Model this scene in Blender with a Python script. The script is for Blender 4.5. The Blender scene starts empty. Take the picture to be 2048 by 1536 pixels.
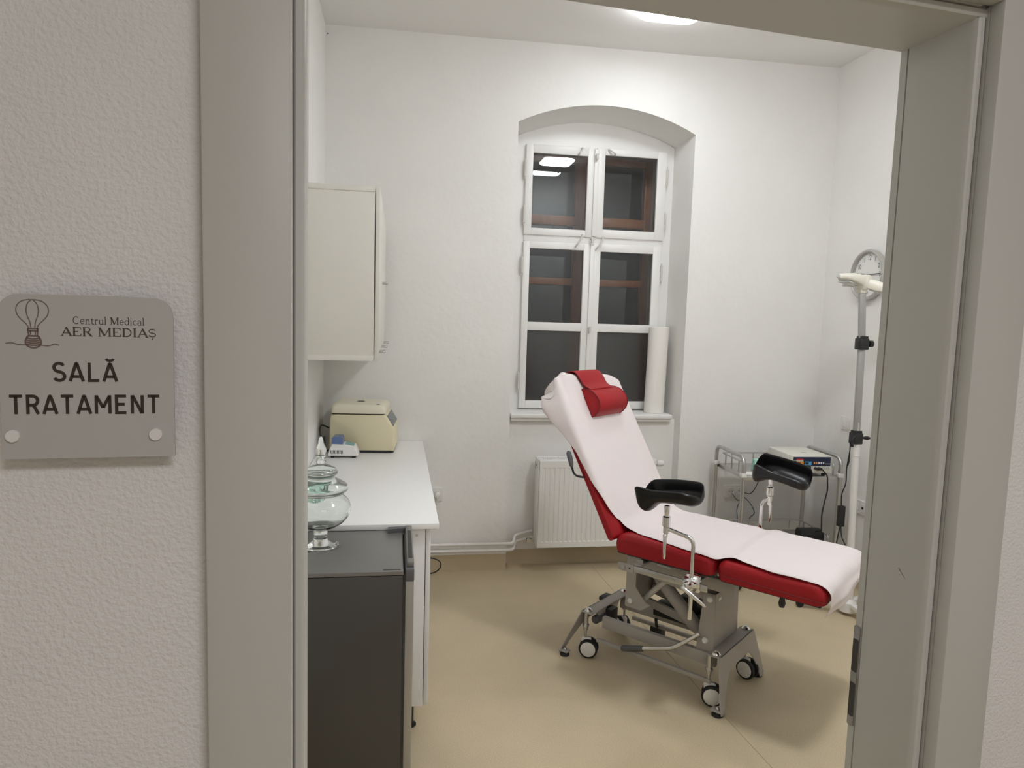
import bpy, bmesh, math, random
from mathutils import Vector, Matrix, noise
random.seed(4)
S = bpy.context.scene
COL = S.collection
PI = math.pi

# ------------------------------------------------------------------ camera, world, lamps, exposure
H = 1.65
YAW, PITCH, ROLL, FPX = math.radians(9.4063), math.radians(5.4728), math.radians(-1.7088), 1399.78
def camera_axes():
    cy, sy, cp, sp = math.cos(YAW), math.sin(YAW), math.cos(PITCH), math.sin(PITCH)
    f = Vector((sy * cp, cy * cp, -sp)); r0 = Vector((cy, -sy, 0)); d0 = f.cross(r0)
    c, s = math.cos(ROLL), math.sin(ROLL)
    return c * r0 + s * d0, -s * r0 + c * d0, f
cr, cd, cf = camera_axes()
cam = bpy.data.cameras.new('camera'); camo = bpy.data.objects.new('camera', cam); COL.objects.link(camo)
M = Matrix((cr, -cd, -cf)).transposed().to_4x4(); M.translation = Vector((0, 0, H)); camo.matrix_world = M
cam.sensor_fit = 'HORIZONTAL'; cam.sensor_width = 36.0; cam.lens = 36.0 * FPX / 2048; cam.clip_start = .02
S.camera = camo
w = bpy.data.worlds.new('night'); S.world = w; w.use_nodes = True
w.node_tree.nodes['Background'].inputs[0].default_value = (.02, .025, .035, 1)
w.node_tree.nodes['Background'].inputs[1].default_value = .05
S.view_settings.view_transform = 'Standard'; S.view_settings.look = 'None'
S.view_settings.gamma = 1; S.view_settings.use_curve_mapping = False
S.view_settings.exposure = 0.0
ROOM_EMIT = 41.5          # radiance of the two treatment room ceiling lamps
HALL_WATT = 30.5          # corridor ceiling lamp
hl = bpy.data.lights.new('corridor_lamp_light', 'AREA'); hl.shape = 'RECTANGLE'; hl.size = 1.1; hl.size_y = .5
hl.energy = HALL_WATT; hl.color = (1, .98, 1.02)
hlo = bpy.data.objects.new('corridor_lamp_light', hl); COL.objects.link(hlo); hlo.location = (.85, -1.0, 2.9)
S.cycles.use_denoising = True
S.cycles.max_bounces = 14; S.cycles.diffuse_bounces = 6; S.cycles.transmission_bounces = 12; S.cycles.transparent_max_bounces = 12
S.cycles.caustics_reflective = False

# ------------------------------------------------------------------ materials
def lin(c):
    return tuple(((x / 255) / 12.92 if x / 255 <= .04045 else ((x / 255 + .055) / 1.055) ** 2.4) for x in c)
def mat(name, rgb, rough=.5, metal=0., bump=0., scale=60., vary=0., vscale=8., spec=.5, detail=3., coat=0.):
    m = bpy.data.materials.new(name); m.use_nodes = True
    nt = m.node_tree; b = nt.nodes['Principled BSDF']
    b.inputs['Base Color'].default_value = (*rgb, 1); b.inputs['Roughness'].default_value = rough
    b.inputs['Metallic'].default_value = metal; b.inputs['Specular IOR Level'].default_value = spec
    b.inputs['Coat Weight'].default_value = coat
    tc = nt.nodes.new('ShaderNodeTexCoord')
    if bump:
        n = nt.nodes.new('ShaderNodeTexNoise'); n.inputs['Scale'].default_value = scale; n.inputs['Detail'].default_value = detail
        bp = nt.nodes.new('ShaderNodeBump'); bp.inputs['Strength'].default_value = bump; bp.inputs['Distance'].default_value = .01
        nt.links.new(tc.outputs['Object'], n.inputs['Vector']); nt.links.new(n.outputs['Fac'], bp.inputs['Height'])
        nt.links.new(bp.outputs['Normal'], b.inputs['Normal'])
    if vary:
        n = nt.nodes.new('ShaderNodeTexNoise'); n.inputs['Scale'].default_value = vscale; n.inputs['Detail'].default_value = 5
        r = nt.nodes.new('ShaderNodeValToRGB')
        r.color_ramp.elements[0].position = .3; r.color_ramp.elements[1].position = .7
        r.color_ramp.elements[0].color = (*[x * (1 - vary) for x in rgb], 1); r.color_ramp.elements[1].color = (*[min(1, x * (1 + vary)) for x in rgb], 1)
        nt.links.new(tc.outputs['Object'], n.inputs['Vector']); nt.links.new(n.outputs['Fac'], r.inputs['Fac'])
        nt.links.new(r.outputs['Color'], b.inputs['Base Color'])
    return m
def pane_mat(name, tint, rough=0., frost=0.):
    m = bpy.data.materials.new(name); m.use_nodes = True; nt = m.node_tree
    out = nt.nodes['Material Output']; nt.nodes.remove(nt.nodes['Principled BSDF'])
    fr = nt.nodes.new('ShaderNodeFresnel'); fr.inputs['IOR'].default_value = 1.5
    gl = nt.nodes.new('ShaderNodeBsdfGlossy'); gl.inputs['Roughness'].default_value = rough
    if frost:
        tr = nt.nodes.new('ShaderNodeBsdfRefraction'); tr.inputs['IOR'].default_value = 1.02; tr.inputs['Roughness'].default_value = frost
    else:
        tr = nt.nodes.new('ShaderNodeBsdfTransparent')
    tr.inputs[0].default_value = (*tint, 1)
    if frost:
        df = nt.nodes.new('ShaderNodeBsdfDiffuse'); df.inputs[0].default_value = (.8, .82, .82, 1); m2 = nt.nodes.new('ShaderNodeMixShader'); m2.inputs[0].default_value = .045
        nt.links.new(tr.outputs[0], m2.inputs[1]); nt.links.new(df.outputs[0], m2.inputs[2]); tr = m2
    mx = nt.nodes.new('ShaderNodeMixShader')
    nt.links.new(fr.outputs[0], mx.inputs[0]); nt.links.new(tr.outputs[0], mx.inputs[1]); nt.links.new(gl.outputs[0], mx.inputs[2])
    nt.links.new(mx.outputs[0], out.inputs[0])
    return m
def emit_mat(name, rgb, s):
    m = bpy.data.materials.new(name); m.use_nodes = True; b = m.node_tree.nodes['Principled BSDF']
    b.inputs['Base Color'].default_value = (.8, .8, .8, 1)
    b.inputs['Emission Color'].default_value = (*rgb, 1); b.inputs['Emission Strength'].default_value = s
    return m
def glass_mat(name, rgb):
    m = bpy.data.materials.new(name); m.use_nodes = True; b = m.node_tree.nodes['Principled BSDF']
    b.inputs['Base Color'].default_value = (*rgb, 1); b.inputs['Roughness'].default_value = .02
    b.inputs['Transmission Weight'].default_value = 1; b.inputs['IOR'].default_value = 1.48
    return m
def floor_mat():
    m = mat('vinyl_floor', (.60, .50, .335), .42, vary=.07, vscale=2.2, bump=.02, scale=300, spec=.4)
    nt = m.node_tree; b = nt.nodes['Principled BSDF']; tc = nt.nodes['Texture Coordinate'] if 'Texture Coordinate' in nt.nodes else nt.nodes.new('ShaderNodeTexCoord')
    src = b.inputs['Base Color'].links[0].from_socket
    n = nt.nodes.new('ShaderNodeTexNoise'); n.inputs['Scale'].default_value = 260; n.inputs['Detail'].default_value = 2
    r = nt.nodes.new('ShaderNodeValToRGB'); r.color_ramp.elements[0].position = .35; r.color_ramp.elements[1].position = .65
    r.color_ramp.elements[0].color = (.86, .86, .86, 1); r.color_ramp.elements[1].color = (1.1, 1.1, 1.1, 1)
    mx = nt.nodes.new('ShaderNodeMix'); mx.data_type = 'RGBA'; mx.blend_type = 'MULTIPLY'; mx.inputs[0].default_value = 1
    nt.links.new(tc.outputs['Object'], n.inputs['Vector']); nt.links.new(n.outputs['Fac'], r.inputs['Fac'])
    nt.links.new(src, mx.inputs[6]); nt.links.new(r.outputs['Color'], mx.inputs[7]); nt.links.new(mx.outputs[2], b.inputs['Base Color'])
    return m
def wood_mat(name, c1, c2):
    m = mat(name, c1, .35, bump=.05, scale=40); nt = m.node_tree; b = nt.nodes['Principled BSDF']; tc = nt.nodes.new('ShaderNodeTexCoord')
    mp = nt.nodes.new('ShaderNodeMapping'); mp.inputs['Scale'].default_value = (30, 30, 3)
    n = nt.nodes.new('ShaderNodeTexNoise'); n.inputs['Scale'].default_value = 2; n.inputs['Detail'].default_value = 6
    r = nt.nodes.new('ShaderNodeValToRGB'); r.color_ramp.elements[0].color = (*c1, 1); r.color_ramp.elements[1].color = (*c2, 1)
    nt.links.new(tc.outputs['Object'], mp.inputs[0]); nt.links.new(mp.outputs[0], n.inputs['Vector'])
    nt.links.new(n.outputs['Fac'], r.inputs['Fac']); nt.links.new(r.outputs['Color'], b.inputs['Base Color'])
    return m

MT = dict(
    wall=mat('white_plaster', (.84, .83, .805), .85, bump=.22, scale=22, vary=.018, vscale=3, spec=.2, detail=6),
    rough_wall=mat('rough_plaster', (.81, .80, .785), .85, bump=.40, scale=170, vary=.02, vscale=6, spec=.2, detail=4),
    ceil=mat('ceiling_paint', (.84, .825, .80), .9, bump=.05, scale=30, spec=.2),
    floor=floor_mat(),
    cove=mat('vinyl_upstand', (.57, .475, .32), .45, vary=.06, vscale=6, spec=.4),
    jamb=mat('grey_door_frame', (.535, .535, .50), .42, bump=.01, scale=20, spec=.4),
    gasket=mat('dark_gap', (.05, .045, .04), .7),
    steel=mat('brushed_steel', (.55, .55, .54), .32, 1., bump=.01, scale=150),
    chrome=mat('chrome', (.75, .75, .74), .09, 1.),
    black=mat('black_plastic', (.012, .012, .013), .45),
    blackpad=mat('black_moulded_foam', (.006, .006, .007), .34, bump=.02, scale=200, spec=.35),
    rubber=mat('black_rubber', (.015, .015, .015), .7),
    frame=mat('warm_grey_powder_coat', (.40, .375, .345), .5, bump=.02, scale=300),
    red=mat('red_vinyl', (.33, .009, .014), .45, spec=.3, bump=.05, scale=260, vary=.04, vscale=10),
    redseam=mat('dark_red_piping', (.17, .006, .009), .5),
    paper=mat('white_paper', (.75, .68, .67), .95, bump=.16, scale=22, spec=.1, detail=5),
    paperroll=mat('paper_roll_white', (.85, .82, .78), .95, bump=.06, scale=60, spec=.1),
    white=mat('white_laminate', (.87, .865, .85), .35),
    cabgrey=mat('pale_grey_laminate', (.73, .71, .65), .45),
    winwhite=mat('white_gloss_paint', (.82, .81, .79), .35, bump=.02, scale=30),
    brass=mat('painted_hardware', (.62, .60, .56), .4),
    wood=wood_mat('brown_wood', (.28, .085, .026), (.48, .17, .06)),
    pane=pane_mat('clear_pane', (.90, .92, .92)),
    frost=pane_mat('frosted_pane', (.80, .80, .80), .30, .33),
    rad=mat('radiator_enamel', (.87, .86, .84), .3),
    dark=mat('dark_slot', (.02, .02, .02), .8),
    pipe=mat('pipe_paint', (.80, .78, .75), .35),
    plastic=mat('white_plastic', (.80, .79, .77), .35),
    fridge=mat('anthracite_steel', (.085, .082, .078), .38, .55, bump=.01, scale=200),
    fridgetop=mat('grey_fridge_top', (.20, .195, .185), .34, .3),
    fridgedoor=mat('silver_fridge_door', (.42, .41, .38), .36, .7),
    glass=glass_mat('jar_glass', (.955, .985, .975)), glassgreen=glass_mat('green_jar_glass', (.62, .88, .79)),
    cream=mat('cream_plastic', (.72, .655, .45), .42, bump=.01, scale=300),
    creamlid=mat('cream_lid_plastic', (.76, .71, .56), .4),
    greypanel=mat('grey_panel', (.16, .18, .19), .35),
    blueplastic=mat('blue_translucent_lid', (.10, .16, .33), .2),
    teal=mat('teal_print', (.22, .42, .42), .4),
    mint=mat('mint_packet', (.36, .66, .56), .5),
    navy=mat('navy_print', (.006, .012, .05), .35),
    orange=mat('orange_print', (.75, .30, .03), .4), sky=mat('blue_print', (.10, .38, .66), .4), redprint=mat('red_print', (.55, .03, .03), .4),
    lampcream=mat('ivory_plastic', (.78, .75, .66), .35), lens=mat('grey_lens', (.55, .55, .53), .25),
    polegrey=mat('grey_pole', (.36, .355, .34), .4, .3), polewhite=mat('white_pole', (.78, .77, .75), .35),
    dial=mat('clock_dial', (.80, .80, .77), .5), clockrim=mat('silver_rim', (.50, .49, .46), .3, .5), ink=mat('black_ink', (.02, .02, .02), .5),
    plexi=mat('frosted_plexiglass', (.49, .49, .475), .32, spec=.5),
    print=mat('dark_brown_print', (.035, .021, .013), .6), printlight=mat('faded_brown_print', (.085, .058, .043), .6), logo=mat('logo_brown_print', (.17, .12, .10), .6),
    griprey=mat('grey_grip', (.10, .10, .105), .5),
    shelf=mat('stainless_sheet', (.60, .59, .57), .30, .9, bump=.01, scale=120),
    weld=mat('vinyl_weld', (.44, .36, .235), .5),
    mark=mat('dark_scuff', (.16, .15, .14), .8),
    lamp=emit_mat('lit_diffuser', (.97, 1., 1.035), ROOM_EMIT * .66), lamp_near=emit_mat('lit_diffuser_near', (.97, 1., 1.035), ROOM_EMIT * 2.05),
)

# ------------------------------------------------------------------ mesh helpers
def B(): return bmesh.new()
def box(bm, x0, x1, y0, y1, z0, z1, bev=0., seg=2):
    vs = [bm.verts.new((x, y, z)) for x in (x0, x1) for y in (y0, y1) for z in (z0, z1)]
    fs = [bm.faces.new([vs[i] for i in q]) for q in ((0, 1, 3, 2), (4, 6, 7, 5), (0, 4, 5, 1), (2, 3, 7, 6), (0, 2, 6, 4), (1, 5, 7, 3))]
    if bev:
        es = list({e for f in fs for e in f.edges})
        bmesh.ops.bevel(bm, geom=es, offset=bev, segments=seg, affect='EDGES', profile=.5, clamp_overlap=True)
    return bm
def obox(bm, c, ax, ay, az, hx, hy, hz, bev=0., seg=2):
    """box about c along three unit axes"""
    t = B(); box(t, -hx, hx, -hy, hy, -hz, hz, bev, seg)
    m = Matrix((Vector(ax), Vector(ay), Vector(az))).transposed().to_4x4(); m.translation = Vector(c)
    add(bm, t, m); return bm
def add(bm, t, m=None):
    if m is not None: bmesh.ops.transform(t, matrix=m, verts=t.verts)
    me = bpy.data.meshes.new('tmp'); t.to_mesh(me); t.free(); bm.from_mesh(me); bpy.data.meshes.remove(me)
def frame_of(d):
    d = d.normalized(); a = Vector((0, 0, 1)) if abs(d.z) < .9 else Vector((1, 0, 0))
    u = d.cross(a).normalized(); return u, d.cross(u).normalized()
def tube(bm, pts, r, seg=10, fillet=0., fs=5, caps=True):
    P = [Vector(p) for p in pts]
    if fillet:
        Q = [P[0]]
        for i in range(1, len(P) - 1):
            a, b, c = P[i - 1], P[i], P[i + 1]
            f = min(fillet, (a - b).length * .49, (c - b).length * .49)
            p0 = b + (a - b).normalized() * f; p1 = b + (c - b).normalized() * f
            for k in range(fs + 1):
                t = k / fs; Q.append(p0 * (1 - t) ** 2 + b * 2 * t * (1 - t) + p1 * t * t)
        Q.append(P[-1]); P = Q
    R = r if isinstance(r, (list, tuple)) else [r] * len(P)
    rings = []; u = None
    for i, p in enumerate(P):
        d = (P[min(i + 1, len(P) - 1)] - P[max(i - 1, 0)])
        if d.length < 1e-9: d = Vector((0, 0, 1))
        d.normalize()
        if u is None: u, v = frame_of(d)
        else:
            u = (u - d * u.dot(d)).normalized(); v = d.cross(u)
        rings.append([bm.verts.new(p + (u * math.cos(2 * PI * k / seg) + v * math.sin(2 * PI * k / seg)) * R[i]) for k in range(seg)])
    for a, b in zip(rings, rings[1:]):
        for k in range(seg): bm.faces.new((a[k], a[(k + 1) % seg], b[(k + 1) % seg], b[k]))
    if caps: bm.faces.new(rings[0][::-1]); bm.faces.new(rings[-1])
    return bm
def smooth_path(pts, n=8):
    P = [Vector(p) for p in pts]; P = [2 * P[0] - P[1]] + P + [2 * P[-1] - P[-2]]; out = []
    for i in range(1, len(P) - 2):
        a, b, c, d = P[i - 1:i + 3]
        for k in range(n):
            t = k / n
            out.append(.5 * ((2 * b) + (c - a) * t + (2 * a - 5 * b + 4 * c - d) * t * t + (3 * b - a - 3 * c + d) * t ** 3))
    return out + [P[-2]]
def cyl(bm, p0, p1, r0, r1=None, seg=16, bev=0.):
    p0, p1 = Vector(p0), Vector(p1); r1 = r0 if r1 is None else r1
    if bev:
        d = (p1 - p0).normalized() * bev
        return tube(bm, [p0, p0 + d, p1 - d, p1], [r0 - bev, r0, r1, r1 - bev], seg)
    return tube(bm, [p0, p1], [r0, r1], seg)
def lathe(bm, prof, c=(0, 0, 0), seg=40, axis='z', cap=True):
    c = Vector(c); rings = []
    def mp(r, h, a):
        x, y = r * math.cos(a), r * math.sin(a)
        return c + (Vector((x, y, h)) if axis == 'z' else Vector((x, h, y)) if axis == 'y' else Vector((h, x, y)))
    for r, h in prof:
        if r < 1e-6: rings.append([bm.verts.new(mp(0, h, 0))])
        else: rings.append([bm.verts.new(mp(r, h, 2 * PI * k / seg)) for k in range(seg)])
    for a, b in zip(rings, rings[1:]):
        for k in range(seg):
            k2 = (k + 1) % seg
            q = ([a[0]] if len(a) == 1 else [a[k], a[k2]]) + ([b[0]] if len(b) == 1 else [b[k2], b[k]])
            if len(q) > 2: bm.faces.new(q)
    if cap:
        for rg in (rings[0], rings[-1]):
            if len(rg) > 1: bm.faces.new(rg)
    return bm
def prism(bm, poly, f0, f1):
    """extrude the 2D polygon between mappings f0(a,b) and f1(a,b)"""
    a = [bm.verts.new(f0(*p)) for p in poly]; b = [bm.verts.new(f1(*p)) for p in poly]
    bm.faces.new(a); bm.faces.new(b[::-1])
    for i in range(len(poly)):
        j = (i + 1) % len(poly); bm.faces.new((a[i], b[i], b[j], a[j]))
    return bm
def pxz(bm, poly, y0, y1): return prism(bm, poly, lambda a, b: (a, y0, b), lambda a, b: (a, y1, b))
def pxy(bm, poly, z0, z1): return prism(bm, poly, lambda a, b: (a, b, z0), lambda a, b: (a, b, z1))
def pyz(bm, poly, x0, x1): return prism(bm, poly, lambda a, b: (x0, a, b), lambda a, b: (x1, a, b))
def rrect(x0, x1, y0, y1, r, n=5):
    rr = r if isinstance(r, (list, tuple)) else [r] * 4; out = []
    for (cx, cy, a0), q in zip(((x1, y1, 0), (x0, y1, 90), (x0, y0, 180), (x1, y0, 270)), rr):
        sx = -1 if cx == x1 else 1; sy = -1 if cy == y1 else 1
        if q <= 0: out.append((cx, cy)); continue
        for k in range(n + 1):
            t = math.radians(a0 + 90 * k / n); out.append((cx + sx * q + q * math.cos(t), cy + sy * q + q * math.sin(t)))
    return out
def ribbon(bm, pts, wd, f, closed=False):
    """flat stroke of width wd in 2D mapped by f(a,b)"""
    P = [Vector((p[0], p[1])) for p in pts]; n = len(P); L = []; R = []
    for i in range(n):
        if closed: d0 = P[i] - P[i - 1]; d1 = P[(i + 1) % n] - P[i]
        else: d0 = P[i] - P[i - 1] if i else P[1] - P[0]; d1 = P[i + 1] - P[i] if i < n - 1 else d0
        n0 = Vector((-d0.y, d0.x)).normalized(); n1 = Vector((-d1.y, d1.x)).normalized(); m = (n0 + n1)
        m = n0 if m.length < 1e-6 else m.normalized(); k = wd / 2 / max(.45, m.dot(n0))
        L.append(bm.verts.new(f(*(P[i] + m * k)))); R.append(bm.verts.new(f(*(P[i] - m * k))))
    for i in range(n if closed else n - 1):
        j = (i + 1) % n; bm.faces.new((L[i], L[j], R[j], R[i]))
    return bm
def arc(cx, cy, rx, ry, a0, a1, n=10):
    return [(cx + rx * math.cos(math.radians(a0 + (a1 - a0) * k / n)), cy + ry * math.sin(math.radians(a0 + (a1 - a0) * k / n))) for k in range(n + 1)]

def obj(name, bm, m, parent=None, smooth=True, angle=38, norm=True, loc=None):
    if norm: bmesh.ops.recalc_face_normals(bm, faces=bm.faces)
    me = bpy.data.meshes.new(name); bm.to_mesh(me); bm.free()
    me.materials.append(m if not isinstance(m, str) else MT[m])
    if smooth:
        me.polygons.foreach_set('use_smooth', [True] * len(me.polygons)); me.set_sharp_from_angle(angle=math.radians(angle))
    o = bpy.data.objects.new(name, me); COL.objects.link(o)
    if parent is not None: o.parent = parent
    if loc is not None: o.location = loc
    return o
def thing(name, label, cat, loc=(0, 0, 0), rz=0., group=None):
    o = bpy.data.objects.new(name, None); COL.objects.link(o); o.location = loc; o.rotation_euler = (0, 0, rz)
    o.empty_display_size = .05; o['label'] = label; o['category'] = cat
    if group: o['group'] = group
    return o
def tag(o, label, cat, group=None):
    o['label'] = label; o['category'] = cat
    if group: o['group'] = group
    return o
def struct(name, bm, m, parent=None, rz=0., **k):
    o = obj(name, bm, m, parent, **k); o['kind'] = 'structure'; o.rotation_euler = (0, 0, rz); return o
def sempty(name, rz=0., loc=(0, 0, 0)):
    o = bpy.data.objects.new(name, None); COL.objects.link(o); o['kind'] = 'structure'; o.rotation_euler = (0, 0, rz); o.location = loc; return o
def shift(bm, v):
    bmesh.ops.translate(bm, verts=bm.verts, vec=Vector(v)); return bm

# ------------------------------------------------------------------ room shell
F, LX, RX = 4.419, -.442, 2.876
PH = .0985
def zc(x): return 3.339 + .0097 * (x - .8)
bm = B(); box(bm, -2.6, 3.6, -2.2, 5.0, -.06, 0); struct('floor', bm, 'floor', smooth=False)
# the vinyl sheets are welded: a hairline welded seam
bm = B(); pxy(bm, [(1.313 - .0022, 4.41), (1.313 + .0022, 4.41), (1.372, 2.83), (1.407, 2.29), (1.47, 1.25), (1.466, 1.25), (1.403, 2.29), (1.368, 2.83)], 0, .0008)
struct('trim_1', bm, 'weld', smooth=False)
bm = B()
vs = [bm.verts.new((x, y, zc(x) + dz)) for x in (-.6, 3.05) for y in (.85, 4.9) for dz in (0, .1)]
for q in ((0, 1, 3, 2), (4, 6, 7, 5), (0, 4, 5, 1), (2, 3, 7, 6), (0, 2, 6, 4), (1, 5, 7, 3)): bm.faces.new([vs[i] for i in q])
struct('ceiling', bm, 'ceil', smooth=False)
bm = B(); box(bm, -2.6, 3.6, -2.2, .80, 3.02, 3.1); struct('ceiling_corridor', bm, 'ceil', smooth=False)
bm = B(); box(bm, LX - .12, LX, 1.0, 4.6, 0, 3.42); struct('wall_left', bm, 'wall', smooth=False)
bm = B(); box(bm, RX, RX + .12, 1.30, 4.6, 0, 3.42); struct('wall_right', bm, 'wall', smooth=False)
bm = B(); box(bm, -2.6, 3.6, -2.3, -2.2, 0, 3.1); struct('wall_behind', bm, 'wall', smooth=False)
bm = B(); box(bm, -2.7, -2.6, -2.3, 1.1, 0, 3.1); struct('wall_corridor_left', bm, 'wall', smooth=False)
bm = B(); box(bm, 3.6, 3.7, -2.3, 1.3, 0, 3.1); struct('wall_corridor_right', bm, 'wall', smooth=False)

# back wall: an inverted U around the arched niche
def arch(x0, x1, zs, rise, n=20):
    c = (x0 + x1) / 2; hw = (x1 - x0) / 2; R = (hw * hw + rise * rise) / (2 * rise); out = []
    for k in range(n + 1):
        x = x0 + (x1 - x0) * k / n
        out.append((x, zs + math.sqrt(max(0, R * R - (x - c) ** 2)) - (R - rise)))
    return out
A0 = arch(.724, 1.888, 2.858, .137); A1 = arch(.752, 1.862, 2.838, .122)
def ring(A): return [(-.56, 0), (A[0][0], 0)] + A + [(A[-1][0], 0), (3.0, 0), (3.0, 3.44), (-.56, 3.44)]
bm = B()
layers = [[bm.verts.new((x, y, z)) for x, z in ring(A)] for A, y in ((A0, F), (A1, 4.72), (A1, 5.0))]
bm.faces.new(layers[0]); bm.faces.new(layers[-1][::-1])
for a, b in zip(layers, layers[1:]):
    for i in range(len(a)):
        j = (i + 1) % len(a); bm.faces.new((a[i], b[i], b[j], a[j]))
struct('wall_back', bm, 'wall', angle=25)
bm = B(); pxz(bm, [(.70, 0), (1.90, 0), (1.90, .985), (.70, .985)], 4.505, 4.72)
struct('wall_niche', bm, 'wall', smooth=False)

# vinyl upstands (coved skirting)
def cove_profile(): return [(0, 0), (.022, 0), (.010, .006), (.004, .018), (.003, .10), (0, .10)]
bm = B(); pyz(bm, [(F - a, b) for a, b in cove_profile()], LX, .724); struct('baseboard_back', bm, 'cove')
bm = B(); pyz(bm, [(4.505 - a, b) for a, b in cove_profile()], .742, 1.876); struct('baseboard_niche', bm, 'cove')
bm = B(); pyz(bm, [(F - a, b) for a, b in cove_profile()], 1.888, RX); struct('baseboard_back_right', bm, 'cove')
bm = B(); pxz(bm, [(RX - a, b) for a, b in cove_profile()], 1.375, F); struct('baseboard_right', bm, 'cove')
bm = B(); pxz(bm, [(LX + a, b) for a, b in cove_profile()], 1.05, F); struct('baseboard_left', bm, 'cove')

# front wall with the doorway, in the door's own frame turned by PH
JL, JR, LZ, V0, V1 = -.0242, 1.0004, 2.1455, .934, 1.091
bm = B()
pxz(bm, [(-2.62, 0), (JL - .022, 0), (JL - .022, LZ + .022), (JR + .022, LZ + .022), (JR + .022, 0), (3.75, 0), (3.75, 3.45), (-2.62, 3.45)], .930, 1.086)
struct('wall_front', bm, 'rough_wall', rz=PH, smooth=False)
door = sempty('door_1', PH)
def lining(name, face):
    """lining board with a rounded bead on the corridor side and a groove before the rebate strip"""
    prof = [(0, V0 + .006), (-.0012, V0 + .0022), (-.0045, V0), (-.0115, V0), (-.0140, V0 + .002), (-.0145, V0 + .006), (-.0225, V0 + .006), (-.0225, V1), (0, V1), (0, 1.0762), (-.003, 1.0755), (-.003, 1.0732), (0, 1.0725), (0, V0 + .020), (.0012, V0 + .013)]
    if face == 't': prof = [q for q in prof if not 1.07 < q[1] < 1.08]
    bm = B()
    if face == 'r': pxy(bm, [(JR - a, v) for a, v in prof], 0, LZ)
    elif face == 'l': pxy(bm, [(JL + a, v) for a, v in prof], 0, LZ)
    else: pyz(bm, [(v, LZ - a) for a, v in prof], JL - .02, JR + .02)
    o = obj(name, bm, 'jamb', door, angle=30); return o
lining('lining', 'r'); lining('lining', 'l'); lining('lining', 't')
def casing(a0, a1, z0, z1):
    bm = B(); box(bm, a0, a1, .904, .9305, z0, z1, .003, 2); return obj('casing', bm, 'jamb', door)
casing(JL - .1165, JL - .0155, 0, LZ + .117); casing(JR + .0155, JR + .117, 0, LZ + .117); casing(JL - .0155, JR + .0155, LZ + .0155, LZ + .117)
bm = B(); box(bm, JR + .0155, JR + .0215, .9300, .948, 0, LZ + .0155); obj('casing_tongue', bm, 'jamb', door)
bm = B(); box(bm, JL - .0215, JL - .0155, .9300, .948, 0, LZ + .0155); obj('casing_tongue', bm, 'jamb', door)
bm = B(); box(bm, JL, JR, .9300, .948, LZ + .0155, LZ + .0215); obj('casing_tongue', bm, 'jamb', door)
bm = B(); pyz(bm, rrect(1.0765, 1.0925, .872, 1.074, .004), JR - .0022, JR + .001); sp = obj('strike_plate', bm, 'steel', door)
for z0, z1 in ((.892, .960), (.982, 1.048)):
    bm = B(); pyz(bm, rrect(1.0775, 1.0915, z0, z1, .003), JR - .0027, JR - .0018); obj('latch_hole', bm, 'gasket', sp)
for z in (.882, .971, 1.061):
    bm = B(); cyl(bm, (JR - .0022, 1.084, z), (JR - .0034, 1.084, z), .0032); obj('screw', bm, 'steel', sp)
bm = B(); prism(bm, [(1.0015, 1.2205), (1.0000, 1.2215), (.9838, 1.2060), (.9843, 1.2055)], lambda v, z: (JR - .0001, v, z), lambda v, z: (JR - .0003, v, z)); obj('scuff', bm, 'mark', door)

# ------------------------------------------------------------------ window (double: white inner casements, brown outer frame)
WY = 4.70
win = sempty('window_1')
def hframe(bm, x0, x1, z0, z1, y0, y1, l, r, b, t, bev=.004):
    """rectangular frame: outer x0..x1, z0..z1, member widths l r b t"""
    box(bm, x0, x0 + l, y0, y1, z0, z1, bev); box(bm, x1 - r, x1, y0, y1, z0, z1, bev)
    box(bm, x0 + l - .001, x1 - r + .001, y0, y1, z0, z0 + b, bev); box(bm, x0 + l - .001, x1 - r + .001, y0, y1, z1 - t, z1, bev)
def bar(name, parent, m, *a, bev=.003): 
    bm = B(); box(bm, *a, bev); return obj(name, bm, m, parent)
# fixed white frame filling the arch
bm = B()
Aw = arch(.748, 1.866, 2.836, .126)
outer = [(.748, .985)] + Aw + [(1.866, .985)]
n = len(outer)
x0, x1, z0, z1 = .832, 1.796, 1.035, 2.786
inner = []
for x, z in outer:
    inner.append((min(max(x, x0), x1), min(max(z, z0), z1)))
inner[0] = (x0, z0); inner[-1] = (x1, z0)
ff = [bm.verts.new((x, 4.705, z)) for x, z in outer]; fi = [bm.verts.new((x, 4.705, z)) for x, z in inner]
bi = [bm.verts.new((x, 4.93, z)) for x, z in inner]; bo = [bm.verts.new((x, 4.93, z)) for x, z in outer]
for i in range(n):
    j = (i + 1) % n
    for p, q in ((ff, fi), (fi, bi), (bi, bo), (bo, ff)):
        try: bm.faces.new((p[i], p[j], q[j], q[i]))
        except ValueError: pass
bmesh.ops.remove_doubles(bm, verts=bm.verts, dist=1e-5)
obj('frame', bm, 'winwhite', win, angle=25)
bar('transom', win, 'winwhite', x0, x1, 4.69, 4.76, 2.150, 2.212)
def sash(nm, xa, xb, za, zb, gl, gr, gb, gt, mid=None):
    o = obj(nm, shift_frame(xa, xb, za, zb, gl, gr, gb, gt), 'winwhite', win)
    return o
def shift_frame(xa, xb, za, zb, gl, gr, gb, gt):
    bm = B(); y0, y1 = 4.678, 4.712
    hframe(bm, xa, xb, za, zb, y0, y1, gl - xa, xb - gr, gb - za, zb - gt, .004)
    return bm
def pane(parent, m, xa, xb, za, zb, y=4.697, nm='pane'):
    bm = B(); box(bm, xa - .004, xb + .004, y, y + .0035, za - .004, zb + .004); return obj(nm, bm, m, parent, smooth=False)
s = sash('sash', .826, 1.304, 2.203, 2.793, .874, 1.247, 2.249, 2.737); pane(s, 'pane', .874, 1.247, 2.249, 2.737); UL = s
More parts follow.
